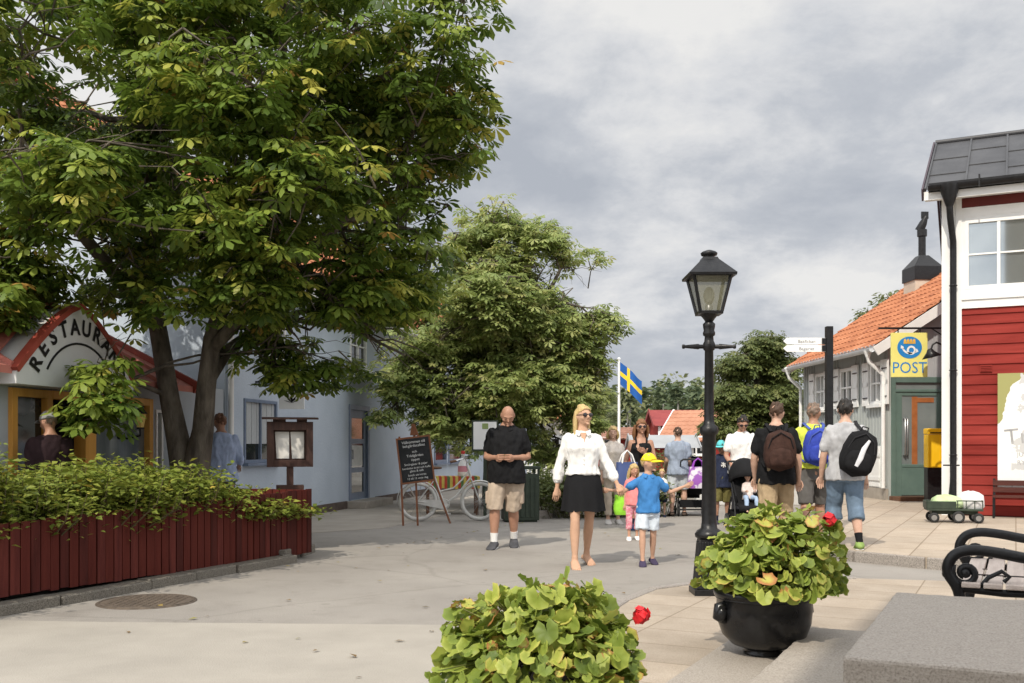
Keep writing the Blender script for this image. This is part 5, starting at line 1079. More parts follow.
# notice board and litter bin
nb = at(485, 18.2); t = thing('notice_board', 'white paper notice in a dark frame on a post left of the bald man', 'notice board', nb, 0)
b = MB(); b.span((-.03, -.02, 0), (.03, .02, 1.2)); b.build('post', DGR, t); b = MB(); b.span((-.24, -.03, 1.18), (.24, .0, 1.74)); b.build('frame', DGR, t); b = MB(); b.span((-.21, -.036, 1.21), (.21, -.031, 1.71)); p = b.build('notice_sheet', SIGNW, t)
b = MB(); b.span((-.05, -.04, 1.58), (.06, -.0365, 1.68)); b.build('green_mark', mat('green_print', (.25, .32, .12), (.3, .38, .16), 8), p)
lb = at(520, 16.9); t = thing('litter_bin', 'dark green square litter bin standing right behind the bald man', 'litter bin', lb, R(8))
b = MB(); b.span((-.29, -.25, .03), (.29, .25, .80)); b.span((-.26, -.22, 0), (.26, .22, .03))
for k in range(7): b.span((-.265 + k * .08, -.262, .08), (-.215 + k * .08, -.25, .74))
b.build('body', DGR, t, bevel=.01); b = MB(); b.span((-.31, -.27, .88), (.31, .27, .93))
for x in (-.28, .28):
    for y in (-.23, .23): b.span((x - .02, y - .02, .8), (x + .02, y + .02, .88))
b.build('lid', DGR, t, bevel=.01)
# ------------------------------------------------------------------ flag on its pole
fp = at(619, 42); t = thing('flagpole', 'white flagpole with a flying blue and yellow flag beyond the street', 'flagpole', fp, 0)
ph = CH + (446 - 360) * .042; b = MB(); b.tube([(0, 0, 0), (0, 0, ph)], [.07, .045], 10); b.ball((0, 0, ph + .04), .07); b.build('pole', WHITE, t)
FB, FY = mat('flag_blue', (.015, .09, .32), (.02, .11, .38), 3, .8), mat('flag_yellow', (.75, .52, .02), (.8, .58, .04), 3, .8)
b = MB(); nx, nz = 32, 20; Wf, Hf = 1.5, .94
for i in range(nx + 1):
    for j in range(nz + 1):
        u, v = i / nx, j / nz; b.v.append((.05 + u * Wf * .62, .16 * math.sin(u * 7 + v * 1.2) * u, ph - .08 - (1 - v) * Hf - u * .78 + .06 * math.sin(u * 6) * u - .05 * u * (1 - v)))
for i in range(nx):
    for j in range(nz):
        u, v = (i + .5) / nx, (j + .5) / nz; k = i * (nz + 1) + j; b.f.append([k, k + nz + 1, k + nz + 2, k + 1]); b.m.append(1 if (.31 < u < .44 or .4 < v < .6) else 0); b.s.append(True)
b.build('flag', [FB, FY], t)
# pale low wall and posts beyond the people
LW = mat('pale_wall', (.55, .55, .53), (.62, .62, .60), 2, .8, .1)
o = MB().span((0, 0, 0), (2.6, .25, .72)).span((-.03, -.04, .72), (2.63, .29, .78)).build('low_wall', LW, None, bevel=.01); o.location = at(703, 21.5); tag(o, 'pale low garden wall behind the strollers and backpackers', 'wall')
b = MB(); b.span((-.14, -.14, 0), (.14, .14, .95)); b.span((-.17, -.17, .95), (.17, .17, 1.0)); o = b.build('gate_post', LW, None, bevel=.01); o.location = at(702, 20.6); tag(o, 'pale square gate post just left of the lamp post', 'gate post')
for i, (x, Y, L) in enumerate(((505, 30, 2.6), )):
    t = thing('picket_fence', 'white picket fence seen under the second chestnut tree', 'fence', at(x, Y), 0); b = MB()
    for k in range(int(L / .13)): b.prism([(k * .13, 0, .05), (k * .13 + .08, 0, .05), (k * .13 + .08, 0, .85), (k * .13 + .04, 0, .92), (k * .13, 0, .85)], (0, -.025, 0))
    b.build('pickets', WHITE, t); b = MB(); b.span((0, .0, .2), (L, .04, .28)); b.span((0, 0, .62), (L, .04, .7)); b.build('rail', WHITE, t)
MB3 = Matrix.Translation(at(640, 24)) @ Matrix.Rotation(R(2), 4, 'Z')
shrubbery('flower_bushes', 'leafy green bushes behind the far people in front of the red cottages', 'bushes', MB3, 4.4, 1.2, lambda x, y: .95 + .15 * math.sin(x * 2.3), 4200, .10, GRNL, 120)
# ------------------------------------------------------------------ people
SKIN = mat('fair_skin', (.47, .285, .205), (.54, .34, .25), 14, .5, .05, 60, spec=.35)
SKINT = mat('tanned_skin', (.35, .185, .12), (.42, .23, .155), 14, .5, .05, 60, spec=.35)
LIPS = mat('lips', (.36, .11, .09), (.42, .14, .11), 9, .5); EYEW = mat('eye_white', (.6, .58, .55), (.66, .64, .6), 9, .3); EYED = mat('eye_dark', (.02, .018, .015), (.04, .03, .02), 9, .2)
def cloth(name, c, k=1.22, scale=9, bump=.25): return mat(name, c, tuple(min(.9, v * k) for v in c), scale, .85, bump, 130, spec=.15)
HBLOND = mat('blond_hair', (.42, .29, .12), (.62, .46, .22), 30, .5, .4, 60, stretch=(3, 3, .5)); HBROWN = mat('brown_hair', (.045, .026, .016), (.09, .05, .03), 30, .5, .4, 60, stretch=(3, 3, .5))
HDARK = mat('dark_hair', (.014, .012, .011), (.03, .026, .022), 30, .45, .4, 60, stretch=(3, 3, .5)); HAUB = mat('auburn_hair', (.16, .07, .03), (.27, .13, .06), 30, .5, .4, 60, stretch=(3, 3, .5)); HGREY = mat('greying_hair', (.14, .10, .075), (.22, .16, .12), 30, .5, .4, 60)
LENS = mat('dark_lens', (.012, .01, .012), (.03, .02, .025), 3, .12, spec=.6)
def remesh(b, vox, mats, name, folds=0.0, seed=0, smooth=3):
    """one continuous surface grown over the limbs, cloth gets folds"""
    o = bpy.data.objects.new('grow', b.mesh('grow', mats)); me = bake(o, ('REMESH', dict(mode='VOXEL', voxel_size=vox, use_smooth_shade=True)), ('SMOOTH', dict(factor=.5, iterations=smooth)))
    me.name = name
    if folds:
        n = len(me.vertices); co = np.empty(n * 3); me.vertices.foreach_get('co', co); no = np.empty(n * 3); me.vertices.foreach_get('normal', no); co = co.reshape(-1, 3); no = no.reshape(-1, 3)
        sv = Vector((seed * 1.7, seed * .9, 0))
        d = np.array([noise.noise(Vector((c[0] * 13, c[1] * 13, c[2] * 6 + c[0] * 7)) + sv) + .5 * noise.noise(Vector((c[0] * 30, c[1] * 30, c[2] * 16)) + sv) for c in co])
        co += no * (d * folds)[:, None]; me.vertices.foreach_set('co', co.reshape(-1)); me.update()
    me.materials.clear()
    for m in mats: me.materials.append(m)
    me.polygons.foreach_set('use_smooth', [True] * len(me.polygons)); me.polygons.foreach_set('material_index', [0] * len(me.polygons))
    return me
def link(name, me, parent):
    o = bpy.data.objects.new(name, me); COL.objects.link(o); o.parent = parent; return o
def append_mesh(me, b, mats):
    """join the small pieces collected in b (fingers, eyes, lips) into the body mesh"""
    bm = bmesh.new(); bm.from_mesh(me); t = b.mesh('bits', mats); bm.from_mesh(t); bpy.data.meshes.remove(t); bm.to_mesh(me); bm.free()
    me.materials.clear()
    for m in mats: me.materials.append(m)
def N3(v): return Vector(v).normalized()
D = Vector((0, 0, -1))

class Person:
    def __init__(s, label, H, loc, face, skin=SKIN, sex='m', build=1.0, lean=0, legs=None, arms=None, head=(0, 0), hs=1.0, twist=0, vox=.011, group=None, curl=(.5, .5), seat=None, bare=False):
        """face: world direction the person looks along; legs/arms: (right, left) pairs of direction vectors in the person's frame (x right, y forward)"""
        s.H, s.skin, s.sex, s.w, s.vox, s.hs = H, skin, sex, build, vox, hs
        legs = legs or (((0, .05, -1), (0, -.05, -1)), ((0, .05, -1), (0, -.05, -1))); arms = arms or (((.16, .02, -1), (.08, .2, -1)), ((-.16, .02, -1), (-.08, .2, -1)))
        LT, LS, LF = .245 * H, .245 * H, .040 * H; s.legs = []; hipx = .052 * H * (s.w ** .5); zs = []
        for i, (a, c) in enumerate(legs):
            sx = 1 if i == 0 else -1; h = Vector((sx * hipx, 0, 0)); k = h + N3(a) * LT; an = k + N3(c) * LS; s.legs.append([h, k, an]); zs.append(-an.z + LF)
        hz = max(zs) if seat is None else seat
        s.hip = Vector((0, 0, hz))
        for l in s.legs:
            for p in l: p.z += hz
        RL = Matrix.Rotation(R(-lean), 3, 'X') @ Matrix.Rotation(R(twist), 3, 'Z'); s.RL = RL
        s.up = lambda x, y, z: s.hip + RL @ Vector((x, y, z * 1.0))     # point of the upper body, z above the hips
        shx = (.096 if sex == 'm' else .085 if sex == 'f' else .080) * H * (s.w ** .6); s.arms = []
        for i, (a, c) in enumerate(arms):
            sx = 1 if i == 0 else -1; sh = s.up(sx * shx, -.005 * H, .268 * H); e = sh + (RL @ N3(a)) * .172 * H; w = e + (RL @ N3(c)) * .150 * H; s.arms.append([sh, e, w])
        f = Vector((face[0], face[1], 0)).normalized(); s.t = thing('person', label, 'person', (loc[0], loc[1], loc[2] if len(loc) > 2 else 0), math.atan2(-f.x, f.y), group)
        s.hh = .132 * H * hs; s.neck = s.up(0, -.008 * H, .335 * H)
        s.HM = Matrix.Translation(s.neck) @ RL.to_4x4() @ Matrix.Rotation(R(head[0]), 4, 'Z') @ Matrix.Rotation(R(head[1]), 4, 'X') @ Matrix.Translation((0, .012 * H, .008 * H + .5 * s.hh))
        s.curl = curl; s.bare = bare; s.body()
    # torso cross-sections: z above hip centre, half width, half depth, forward offset (all x H)
    def rings(s):
        if s.sex == 'm': r = [(-.07, .075, .06, 0), (-.04, .096, .070, 0), (0, .100, .072, 0), (.05, .094, .066, .004), (.10, .090, .064, .006), (.16, .097, .068, .006), (.22, .103, .070, .003), (.26, .100, .060, 0), (.29, .080, .050, -.004), (.315, .050, .041, -.006), (.34, .034, .035, -.006)]
        elif s.sex == 'f': r = [(-.07, .078, .06, 0), (-.04, .099, .070, -.004), (0, .102, .070, -.004), (.05, .085, .060, 0), (.10, .074, .053, .004), (.16, .083, .060, .006), (.21, .089, .072, .012), (.25, .080, .060, .004), (.28, .068, .046, -.004), (.31, .040, .036, -.006), (.34, .030, .031, -.006)]
        else: r = [(-.07, .072, .056, 0), (-.04, .086, .066, 0), (0, .088, .068, .004), (.05, .084, .068, .008), (.10, .082, .066, .010), (.16, .084, .064, .006), (.22, .088, .060, .003), (.27, .084, .052, 0), (.30, .066, .042, -.003), (.32, .042, .036, -.006), (.34, .033, .034, -.006)]
        return r
    def torso(s, b, z0, z1, grow=0.0, hem=0.0, n=20, belly=0.0):
        H, rg = s.H, s.rings(); zs = [r[0] for r in rg]; out = []
        lv = sorted({z0, z1} | {z for z in zs if z0 < z < z1})
        for z in lv:
            v = [np.interp(z, zs, [r[k] for r in rg]) for k in (1, 2, 3)]; g = grow + (max(hem, .020) if hem else 0) * max(0, 1 - (z - z0) / .16); bl_ = belly * math.exp(-((z - .06) / .09) ** 2)
            
            if grow > 0 and z < 0: v = [max(v[0], np.interp(0, zs, [r[1] for r in rg])), max(v[1], np.interp(0, zs, [r[2] for r in rg])), v[2]]
            hw, hd = v[0] * H * s.w + g, v[1] * H * s.w + g + bl_ * .5; out.append([s.up(math.copysign(abs(math.cos(a)) ** .85, math.cos(a)) * hw, math.copysign(abs(math.sin(a)) ** .85, math.sin(a)) * hd + v[2] * H + bl_ * .5, z * H) for a in [2 * math.pi * j / n for j in range(n)]])
        b.loft(out)
    def leg(s, b, i, f0, f1, grow=0.0, hem=0.0, scale=1.0):
        """leg tube from f0 to f1 (0 hip, 1 knee, 2 ankle)"""
        h, k, a = s.legs[i]; H, w = s.H, s.w ** .7 * scale * (.88 if s.sex != 'm' else .97); fs = sorted({f0, f1} | {f for f in (0, .25, .5, .8, 1, 1.3, 1.6, 1.85, 2) if f0 < f < f1}); P, RR = [], []
        for f in fs:
            p = h.lerp(k, f) if f <= 1 else k.lerp(a, f - 1)
            if 1 < f < 1.7: p = p + Vector((0, -.006 * H * math.sin((f - 1) / .7 * math.pi), 0))
            r = np.interp(f, [0, .25, .5, .8, 1, 1.3, 1.6, 1.85, 2], [.058, .055, .047, .037, .033, .0355, .028, .021, .0205]) * H * w
            P.append(p); RR.append(r + grow * min(1, .25 + f * 1.2) + hem * max(0, 1 - (f1 - f) / .8))
        b.tube(P, RR, 14)
    def arm(s, b, i, f0, f1, grow=0.0, hem=0.0):
        sh, e, wr = s.arms[i]; H, w = s.H, s.w ** .7 * (1 if s.sex == 'm' else .88); fs = sorted({f0, f1} | {f for f in (0, .3, .6, 1, 1.3, 1.7, 2) if f0 < f < f1})
        b.tube([sh.lerp(e, f) if f <= 1 else e.lerp(wr, f - 1) for f in fs], [np.interp(f, [0, .3, .6, 1, 1.3, 1.7, 2], [.030, .028, .026, .0225, .0235, .018, .0145]) * H * w + grow + hem * max(0, 1 - (f1 - f) / .5) for f in fs], 12, round_=(f0 == 0))
    def foot(s, b, i, grow=0.0, sole=0.0, L=.150):
        h, k, a = s.legs[i]; H = s.H; d = Vector((.12 if i == 0 else -.12, 1, 0)).normalized(); g = Vector((a.x, a.y, a.z - .040 * H))
        lift = min(.06 * H, max(0, g.z)); ang = -R(4) - lift * 5; tip = lambda y, z: g + Vector((d.x * y, d.y * y, z + (y * math.sin(ang) if y > 0 else y * math.sin(ang) * .4)))
        pr = [(-.042, .022, .020, .022), (-.03, .026, .026, .028), (0, .030, .027, .032), (.04, .022, .029, .024), (.075, .016, .032, .018), (.095, .013, .029, .014), (.108, .011, .018, .010)]
        b.tube([tip(y * H * L / .15, z * H) for y, z, w, hh in pr], [w * H + grow for y, z, w, hh in pr], 12, ry=[hh * H * .72 + grow * .8 for y, z, w, hh in pr], ref=(1, 0, 0), round_=True)
        b.tube([g + Vector((0, 0, .018 * H)), a + (k - a).normalized() * .03 * H], [.021 * H + grow, .0205 * H + grow], 12)
    def body(s):
        H = s.H; b = MB(); s.torso(b, -.07, .34)
        for i in (0, 1):
            s.leg(b, i, 0, 2); s.arm(b, i, 0, 2); s.foot(b, i); b.ball(s.arms[i][0], .030 * H * s.w ** .6 * (1 if s.sex == 'm' else .88), 12, 8); b.ball(s.legs[i][0], .052 * H * s.w ** .6, 12, 8)
        b.tube([s.up(0, -.006 * H, .31 * H), s.neck + Vector((0, 0, .01 * H)), s.HM @ Vector((0, -.06 * s.hh, -.25 * s.hh))], [.034 * H, .030 * H * s.w ** .5, .030 * H * s.hs], 14)
        hh = s.hh; n, m = 24, 18; rr = []
        for i in range(m + 1):
            ph = math.pi * (i + .1) / (m + .2); sz = -math.cos(ph); sr = math.sin(ph); ring = []
            for j in range(n):
                a = 2 * math.pi * j / n; x, y = sr * math.cos(a), sr * math.sin(a); t = max(0, -sz)
                X = x * .345 * (1 - .26 * t ** 1.4); Y = y * (.40 if y > 0 else .46) * (1 - (.30 * t if y < 0 else .04)) + .05 * t ** 1.5
                ring.append(Vector((X, Y, sz * .5)) * hh)
            rr.append(ring)
        b.loft(rr, M=s.HM)
        b.tube([(0, .37 * hh, .07 * hh), (0, .43 * hh, -.02 * hh), (0, .475 * hh, -.09 * hh), (0, .40 * hh, -.13 * hh)], [.035 * hh, .045 * hh, .065 * hh, .05 * hh], 8, M=s.HM, round_=True)
        b.tube([(-.2 * hh, .335 * hh, .09 * hh), (0, .385 * hh, .10 * hh), (.2 * hh, .335 * hh, .09 * hh)], .045 * hh, 8, M=s.HM, round_=True)
        b.ball((0, .38 * hh, -.40 * hh), (.10 * hh, .07 * hh, .07 * hh), M=s.HM)
        for sx in (-1, 1): b.ball((sx * .35 * hh, -.03 * hh, -.02 * hh), (.045 * hh, .085 * hh, .13 * hh), M=s.HM); b.ball((sx * .20 * hh, .27 * hh, -.12 * hh), (.09 * hh, .08 * hh, .09 * hh), M=s.HM)
        for i in (0, 1):                                # palms
            sh, e, w = s.arms[i]; d = (w - e).normalized(); s_ = d.cross(Vector((0, 1, 0))); s_ = s_.normalized() if s_.length > .2 else Vector((0, 0, 1)); nrm = d.cross(s_).normalized()
            q = .042 * H; b.tube([w - d * .01 * H, w + d * .012 * H, w + d * q], [.014 * H, .019 * H, .021 * H], 10, ry=[.012 * H, .011 * H, .009 * H], ref=nrm.cross(d), round_=True)
        me = remesh(b, s.vox, [s.skin], 'body', smooth=2)
        c = MB()
        for i in (0, 1):
            sh, e, w = s.arms[i]; d = (w - e).normalized(); s_ = d.cross(Vector((0, 1, 0))); s_ = s_.normalized() if s_.length > .2 else Vector((0, 0, 1)); nrm = d.cross(s_).normalized()
            side = nrm.cross(d).normalized(); inward = nrm if (nrm.x * (1 if i == 0 else -1)) < 0 or abs(nrm.x) < .3 else -nrm; cu = s.curl[i]
            for k in range(4):
                o = w + d * .040 * H + side * (-.0165 + .011 * k) * H; L = (.040, .046, .043, .033)[k] * H; p = [o - d * .012 * H, o]
                dd = d.copy()
                for q in range(3):
                    dd = (dd * math.cos(cu * .8) + inward * math.sin(cu * .8)).normalized(); inward2 = inward; p.append(p[-1] + dd * L * (.45, .32, .23)[q])
                c.tube(p, [.0055 * H, .0055 * H, .005 * H, .0045 * H, .0036 * H], 7, round_=True)
            fw = side if side.y > 0 else -side
            c.tube([w + fw * .008 * H, w + d * .018 * H + fw * .022 * H, w + d * .036 * H + fw * .028 * H + inward * .008 * H, w + d * .050 * H + fw * .024 * H + inward * .014 * H], [.0075 * H, .0065 * H, .0055 * H, .004 * H], 7, round_=True)
        if s.bare:
            for i in (0, 1):
                h, k, a = s.legs[i]; d = Vector((.12 if i == 0 else -.12, 1, 0)).normalized(); q = Vector((d.y, -d.x, 0)) * (1 if i == 0 else -1); g = Vector((a.x, a.y, a.z - .040 * H)); lift = min(.06 * H, max(0, g.z)); ang = -R(4) - lift * 5
                for j in range(5):
                    y = (.110, .112, .107, .101, .093)[j] * H; o = g + d * y - q * (.021 - .0105 * j) * H + Vector((0, 0, y * math.sin(ang) + .008 * H)); c.tube([o - d * .02 * H + Vector((0, 0, .004)), o + d * .006 * H], [.0062 * H, .0055 * H] if j else [.0085 * H, .0080 * H], 8, round_=True)
        hh = s.hh
        for sx in (-1, 1):
            c.ball((sx * .145 * hh, .345 * hh, .02 * hh), (.062 * hh, .035 * hh, .032 * hh), 10, 6, 2, s.HM); c.ball((sx * .145 * hh, .372 * hh, .02 * hh), (.026 * hh, .014 * hh, .026 * hh), 8, 6, 3, s.HM)
            c.tube([(sx * .07 * hh, .40 * hh, .115 * hh), (sx * .15 * hh, .395 * hh, .135 * hh), (sx * .23 * hh, .34 * hh, .11 * hh)], [.012 * hh, .018 * hh, .01 * hh], 6, 4, True, s.HM)
        c.tube([(-.11 * hh, .375 * hh, -.245 * hh), (0, .418 * hh, -.24 * hh), (.11 * hh, .375 * hh, -.245 * hh)], [.014 * hh, .024 * hh, .014 * hh], 6, 1, True, s.HM)
        append_mesh(me, c, [s.skin, LIPS, EYEW, EYED, HBROWN]); link('body', me, s.t)
    # ---- clothes
    def shirt(s, m, z0=-.02, sleeve=.55, loose=.012, hem=.012, name='shirt', top=.325, belly=0.0, collar=None, neck=True):
        b = MB(); s.torso(b, z0, top, loose, hem, belly=belly)
        for i in (0, 1):
            if sleeve > 0: s.arm(b, i, 0, sleeve, loose * .9, .010); b.ball(s.arms[i][0], .030 * s.H * s.w ** .6 * (1 if s.sex == 'm' else .9) + loose * .6, 12, 8)
        o = link(name, remesh(b, s.vox, [m], name, .017, len(name) + s.H * 10), s.t)
        if collar:
            c = MB(); r = .050 * s.H; c.tube([s.up(.9 * r * math.cos(a), r * .86 * math.sin(a) - .004 * s.H, (.318 - .014 * math.sin(a)) * s.H) for a in [R(110 + 320 * k / 16) for k in range(17)]], .008 * s.H, 8, ref=(0, 0, 1)); c.build('collar', collar, o)
            for sx in (-1, 1):
                c = MB(); P = [s.up(sx * .014 * s.H, .050 * s.H, .312 * s.H), s.up(sx * .044 * s.H, .028 * s.H, .322 * s.H), s.up(sx * .046 * s.H, .056 * s.H, .294 * s.H), s.up(sx * .026 * s.H, .068 * s.H, .284 * s.H)]; c.add([p for p in P] + [p + Vector((0, .006, 0)) for p in P], [(0, 1, 2, 3), (4, 5, 6, 7), (0, 1, 5, 4), (1, 2, 6, 5), (2, 3, 7, 6)]); c.build('collar_flap', collar, o)
        return o
    def shorts(s, m, f1=.85, loose=.016, hem=.014, z1=.06, name='shorts'):
        b = MB(); s.torso(b, -.07, z1, loose * .45)
        for i in (0, 1): s.leg(b, i, 0, f1, loose, hem); b.ball(s.legs[i][0], .056 * s.H * s.w ** .6 + loose * .2, 12, 8)
        return link(name, remesh(b, s.vox, [m], name, .015, len(name) + s.H * 7), s.t)
    def trousers(s, m, f1=1.85, loose=.013, name='trousers'): return s.shorts(m, f1, loose, .006, .05, name)
    def skirt(s, m, z0=-.19, flare=.05, name='skirt'):
        rows = []; H = s.H
        for k in range(9):
            f = k / 8; z = .085 + (z0 - .085) * f; hw = np.interp(f, [0, .35, 1], [.092, .117, .112 + flare]) * H; hd = np.interp(f, [0, .35, 1], [.062, .086, .086 + flare]) * H; row = []
            for j in range(48):
                a = 2 * math.pi * j / 48; wv = 1 + .07 * f * f * math.sin(9 * a + 1); row.append(s.up(hw * math.cos(a) * wv, hd * math.sin(a) * wv, z * H + .006 * math.sin(5 * a) * f))
            rows.append(row)
        b = MB(); b.loft(rows, 0, False); inner = [[p + (s.up(0, 0, 0) - p) * .04 for p in r] for r in rows]; b.loft(inner[::-1], 0, False); b.build(name, m, s.t)
    def shoes(s, m, sole=None, name='shoe', socks=None):
        for i in (0, 1):
            b = MB(); s.foot(b, i, .007); me = remesh(b, min(s.vox, .009), [m], name, 0); o = link(name, me, s.t)
            # keep the shoe low on the ankle
            bm = bmesh.new(); bm.from_mesh(me); zc = s.legs[i][2].z + .012 * s.H; bmesh.ops.delete(bm, geom=[v for v in bm.verts if v.co.z > zc], context='VERTS'); bm.to_mesh(me); bm.free()
            if sole:
                h, k, a = s.legs[i]; d = Vector((.12 if i == 0 else -.12, 1, 0)).normalized(); q = MB(); H = s.H; g = Vector((a.x, a.y, a.z - .040 * H)); lift = min(.06 * H, max(0, g.z)); ang = -R(4) - lift * 5
                P = [g + d * y * H + Vector((0, 0, .006 + (y * H * math.sin(ang) if y > 0 else 0))) for y in (-.045, -.03, .03, .075, .105, .117)]; q.tube(P, [.02 * H, .028 * H, .028 * H, .034 * H, .028 * H, .012 * H], 12, ry=.009, ref=(1, 0, 0)); q.build('sole', sole, o)
            if socks: q = MB(); s.leg(q, i, 1.72, 2, .004); q.build('sock', socks, s.t)
    # ---- head gear
    def shell(s, test, grow, m, name='hair', lump=.02, seed=0):
        hh = s.hh; n, mm = 36, 26; b = MB(); vs = []; ok = {}
        for i in range(mm + 1):
            ph = math.pi * i / mm; sz = -math.cos(ph); sr = math.sin(ph)
            for j in range(n):
                a = 2 * math.pi * j / n; x, y = sr * math.cos(a), sr * math.sin(a); t = max(0, -sz)
                X = x * .345 * (1 - .26 * t ** 1.4); Y = y * (.40 if y > 0 else .46) * (1 - (.30 * t if y < 0 else .04)) + .05 * t ** 1.5
                g = grow * (1 + lump * 6 * noise.noise(Vector((x * 3 + seed, y * 3, sz * 3)))); vs.append(s.HM @ (Vector((X, Y, sz * .5)) * hh * g)); ok[i * n + j] = test(x, y, sz)
        fs = []
        for i in range(mm):
            for j in range(n):
                q = (i * n + j, i * n + (j + 1) % n, (i + 1) * n + (j + 1) % n, (i + 1) * n + j)
                if sum(ok[v] for v in q) >= 3: fs.append(q)
        use = sorted({v for f in fs for v in f}); mp = {v: k for k, v in enumerate(use)}; b.add([vs[v] for v in use], [[mp[v] for v in f] for f in fs], 0, True); o = b.build(name, m, s.t)
        sm = o.modifiers.new('solid', 'SOLIDIFY'); sm.thickness = .012; sm.offset = -1; return o
    def hair_short(s, m, grow=1.10, front=.60, back=-.45): return s.shell(lambda x, y, z: z > back + (front - back) * ((y + 1) / 2) ** .9 + .16 * noise.noise(Vector((x * 5, y * 5, z * 4 + front * 9))) and not (abs(x) > .9 and z < .02), grow, m, lump=.045)
    def hair_long(s, m, length=1.0, w=.40, front=.50, part=None, seed=1):
        s.shell(lambda x, y, z: z > -.75 + (front + .75) * ((y + 1) / 2) ** .8, 1.13, m, lump=.025, seed=seed); hh = s.hh; b = MB(); rnd_ = random.Random(seed)
        for k in range(15):
            a = R(180 + 180 * (k / 14)) ; x, y = math.cos(a) * w, math.sin(a) * .40; L = length * rnd_.uniform(.8, 1.1); P = [(x * .85, y * .9 + .04, .12), (x * 1.02, y * 1.08, -.20), (x * 1.05 + rnd_.uniform(-.05, .05), y * 1.1 - .03, -.2 - L * .45), (x * .92 + rnd_.uniform(-.08, .08), y * 1.02 - .05, -.2 - L)]
            b.tube([Vector(p) * hh for p in P], [.11 * hh, .12 * hh, .10 * hh, .03 * hh], 7, M=s.HM)
        b.build('hair', m, s.t)
    def hair_tail(s, m):
        s.shell(lambda x, y, z: z > -.55 + (.60 + .55) * ((y + 1) / 2) ** .85, 1.09, m); hh = s.hh; b = MB(); b.ball((0, -.20 * hh, .47 * hh), (.17 * hh, .16 * hh, .12 * hh), M=s.HM); rnd_ = random.Random(4)
        for k in range(9):
            a = R(195 + 150 * k / 8); x, y = math.cos(a), math.sin(a); P = [(x * .30, y * .38, .25), (x * .36, y * .47, -.15), (x * .36 - .0, y * .48 - .02, -.55), (x * .33 + .10 + rnd_.uniform(-.05, .05), y * .46 - .02, -1.15 + rnd_.uniform(-.12, .1))]; b.tube([Vector(p) * hh for p in P], [.09 * hh, .11 * hh, .10 * hh, .03 * hh], 7, M=s.HM)
        b.build('ponytail', m, s.t)
    def glasses(s, m=LENS):
        hh = s.hh; b = MB()
        for sx in (-1, 1): b.ball((sx * .155 * hh, .395 * hh, .02 * hh), (.13 * hh, .035 * hh, .095 * hh), 12, 8, M=s.HM); b.tube([(sx * .27 * hh, .36 * hh, .05 * hh), (sx * .37 * hh, .10 * hh, .04 * hh), (sx * .37 * hh, -.02 * hh, .03 * hh)], .016 * hh, 6, M=s.HM)
        b.tube([(-.06 * hh, .43 * hh, .05 * hh), (.06 * hh, .43 * hh, .05 * hh)], .016 * hh, 6, M=s.HM); b.build('sunglasses', m, s.t)
    def cap(s, m, brim=True):
        o = s.shell(lambda x, y, z: z > .20 + .08 * y, 1.16, m, 'cap', 0.004); hh = s.hh
        if brim:
            b = MB(); top = []
            for k in range(4):
                f = k / 3; top.append([(s.HM @ (Vector((math.cos(a) * (.40 - .02 * f), (.20 + .26 * math.sin(a)) + f * .42 * math.sin(a) ** .7, .16 - .05 * f * f - .06 * abs(math.cos(a)) ** 2)) * hh)) for a in [R(12 + 156 * j / 14) for j in range(15)]])
            b.loft(top, 0, False, True, False); q = b.build('brim', m, o); sm = q.modifiers.new('solid', 'SOLIDIFY'); sm.thickness = .008
    def backpack(s, label, main, trim, size=(.30, .17, .46), z=.19, x=0.0, tilt=0, patch=None, group=None, sling=False, cat='backpack'):
        """worn on the back; hangs from straps over the shoulders"""
        H = s.H; t = thing('backpack', label, cat, s.t.location, s.t.rotation_euler.z, group); w, d, h = size
        c = s.up(x, -(.072 * H * s.w + d * .5 + .018), z * H); M = Matrix.Translation(c) @ s.RL.to_4x4() @ Matrix.Rotation(R(tilt), 4, 'Y')
        def pod(hw, hd, hz, off, name, m, par, e=.55):
            b = MB(); rr = []
            for k in range(11):
                f = -1 + 2 * k / 10; q = (1 - abs(f) ** 3.2) ** .45 * (1 - .10 * f) + .02; rr.append([Vector((math.copysign(abs(math.cos(a)) ** e, math.cos(a)) * hw * q, math.copysign(abs(math.sin(a)) ** e, math.sin(a)) * hd * q, f * hz)) + Vector(off) + Vector((.012 * noise.noise(Vector((k * .6, j * .5, hw * 9))), .016 * noise.noise(Vector((j * .5, k * .6, 3))), 0)) for j, a in enumerate([2 * math.pi * i / 22 for i in range(22)])])
            b.loft(rr, M=M); return b.build(name, m, par)
        o = pod(w / 2, d / 2, h / 2, (0, 0, 0), 'main_bag', main, t); pod(w * .38, d * .28, h * .24, (0, -d * .45, -h * .17), 'front_pocket', main, t)
        b = MB(); b.tube([(-w * .40, -d * .42, h * .05), (-w * .30, -d * .50, h * .28), (0, -d * .42, h * .42), (w * .30, -d * .50, h * .28), (w * .40, -d * .42, h * .05)], .007, 6, M=M); b.build('zip', trim, o)
        b = MB(); b.tube([(-.04, d * .3, h * .46), (-.03, d * .2, h * .56), (.03, d * .2, h * .56), (.04, d * .3, h * .46)], .009, 6, M=M); b.build('grab_loop', trim, t)
        for sx in ((-1, 1) if not sling else (sling,)):
            b = MB(); a = [M @ Vector((sx * w * .22 * (0 if sling else 1), d * .4, h * .46)), s.up(sx * .062 * H, -.045 * H, .318 * H), s.up(sx * .066 * H, .0, .335 * H), s.up(sx * .066 * H, .062 * H, .27 * H), s.up(sx * .080 * H, .075 * H, .17 * H), s.up(sx * .105 * H, .01 * H, .10 * H), M @ Vector((sx * w * .42, d * .35, -h * .4))]
            b.tube(a, .022, 8, ry=.007, ref=(1, 0, 0)); b.build('strap', trim, t)
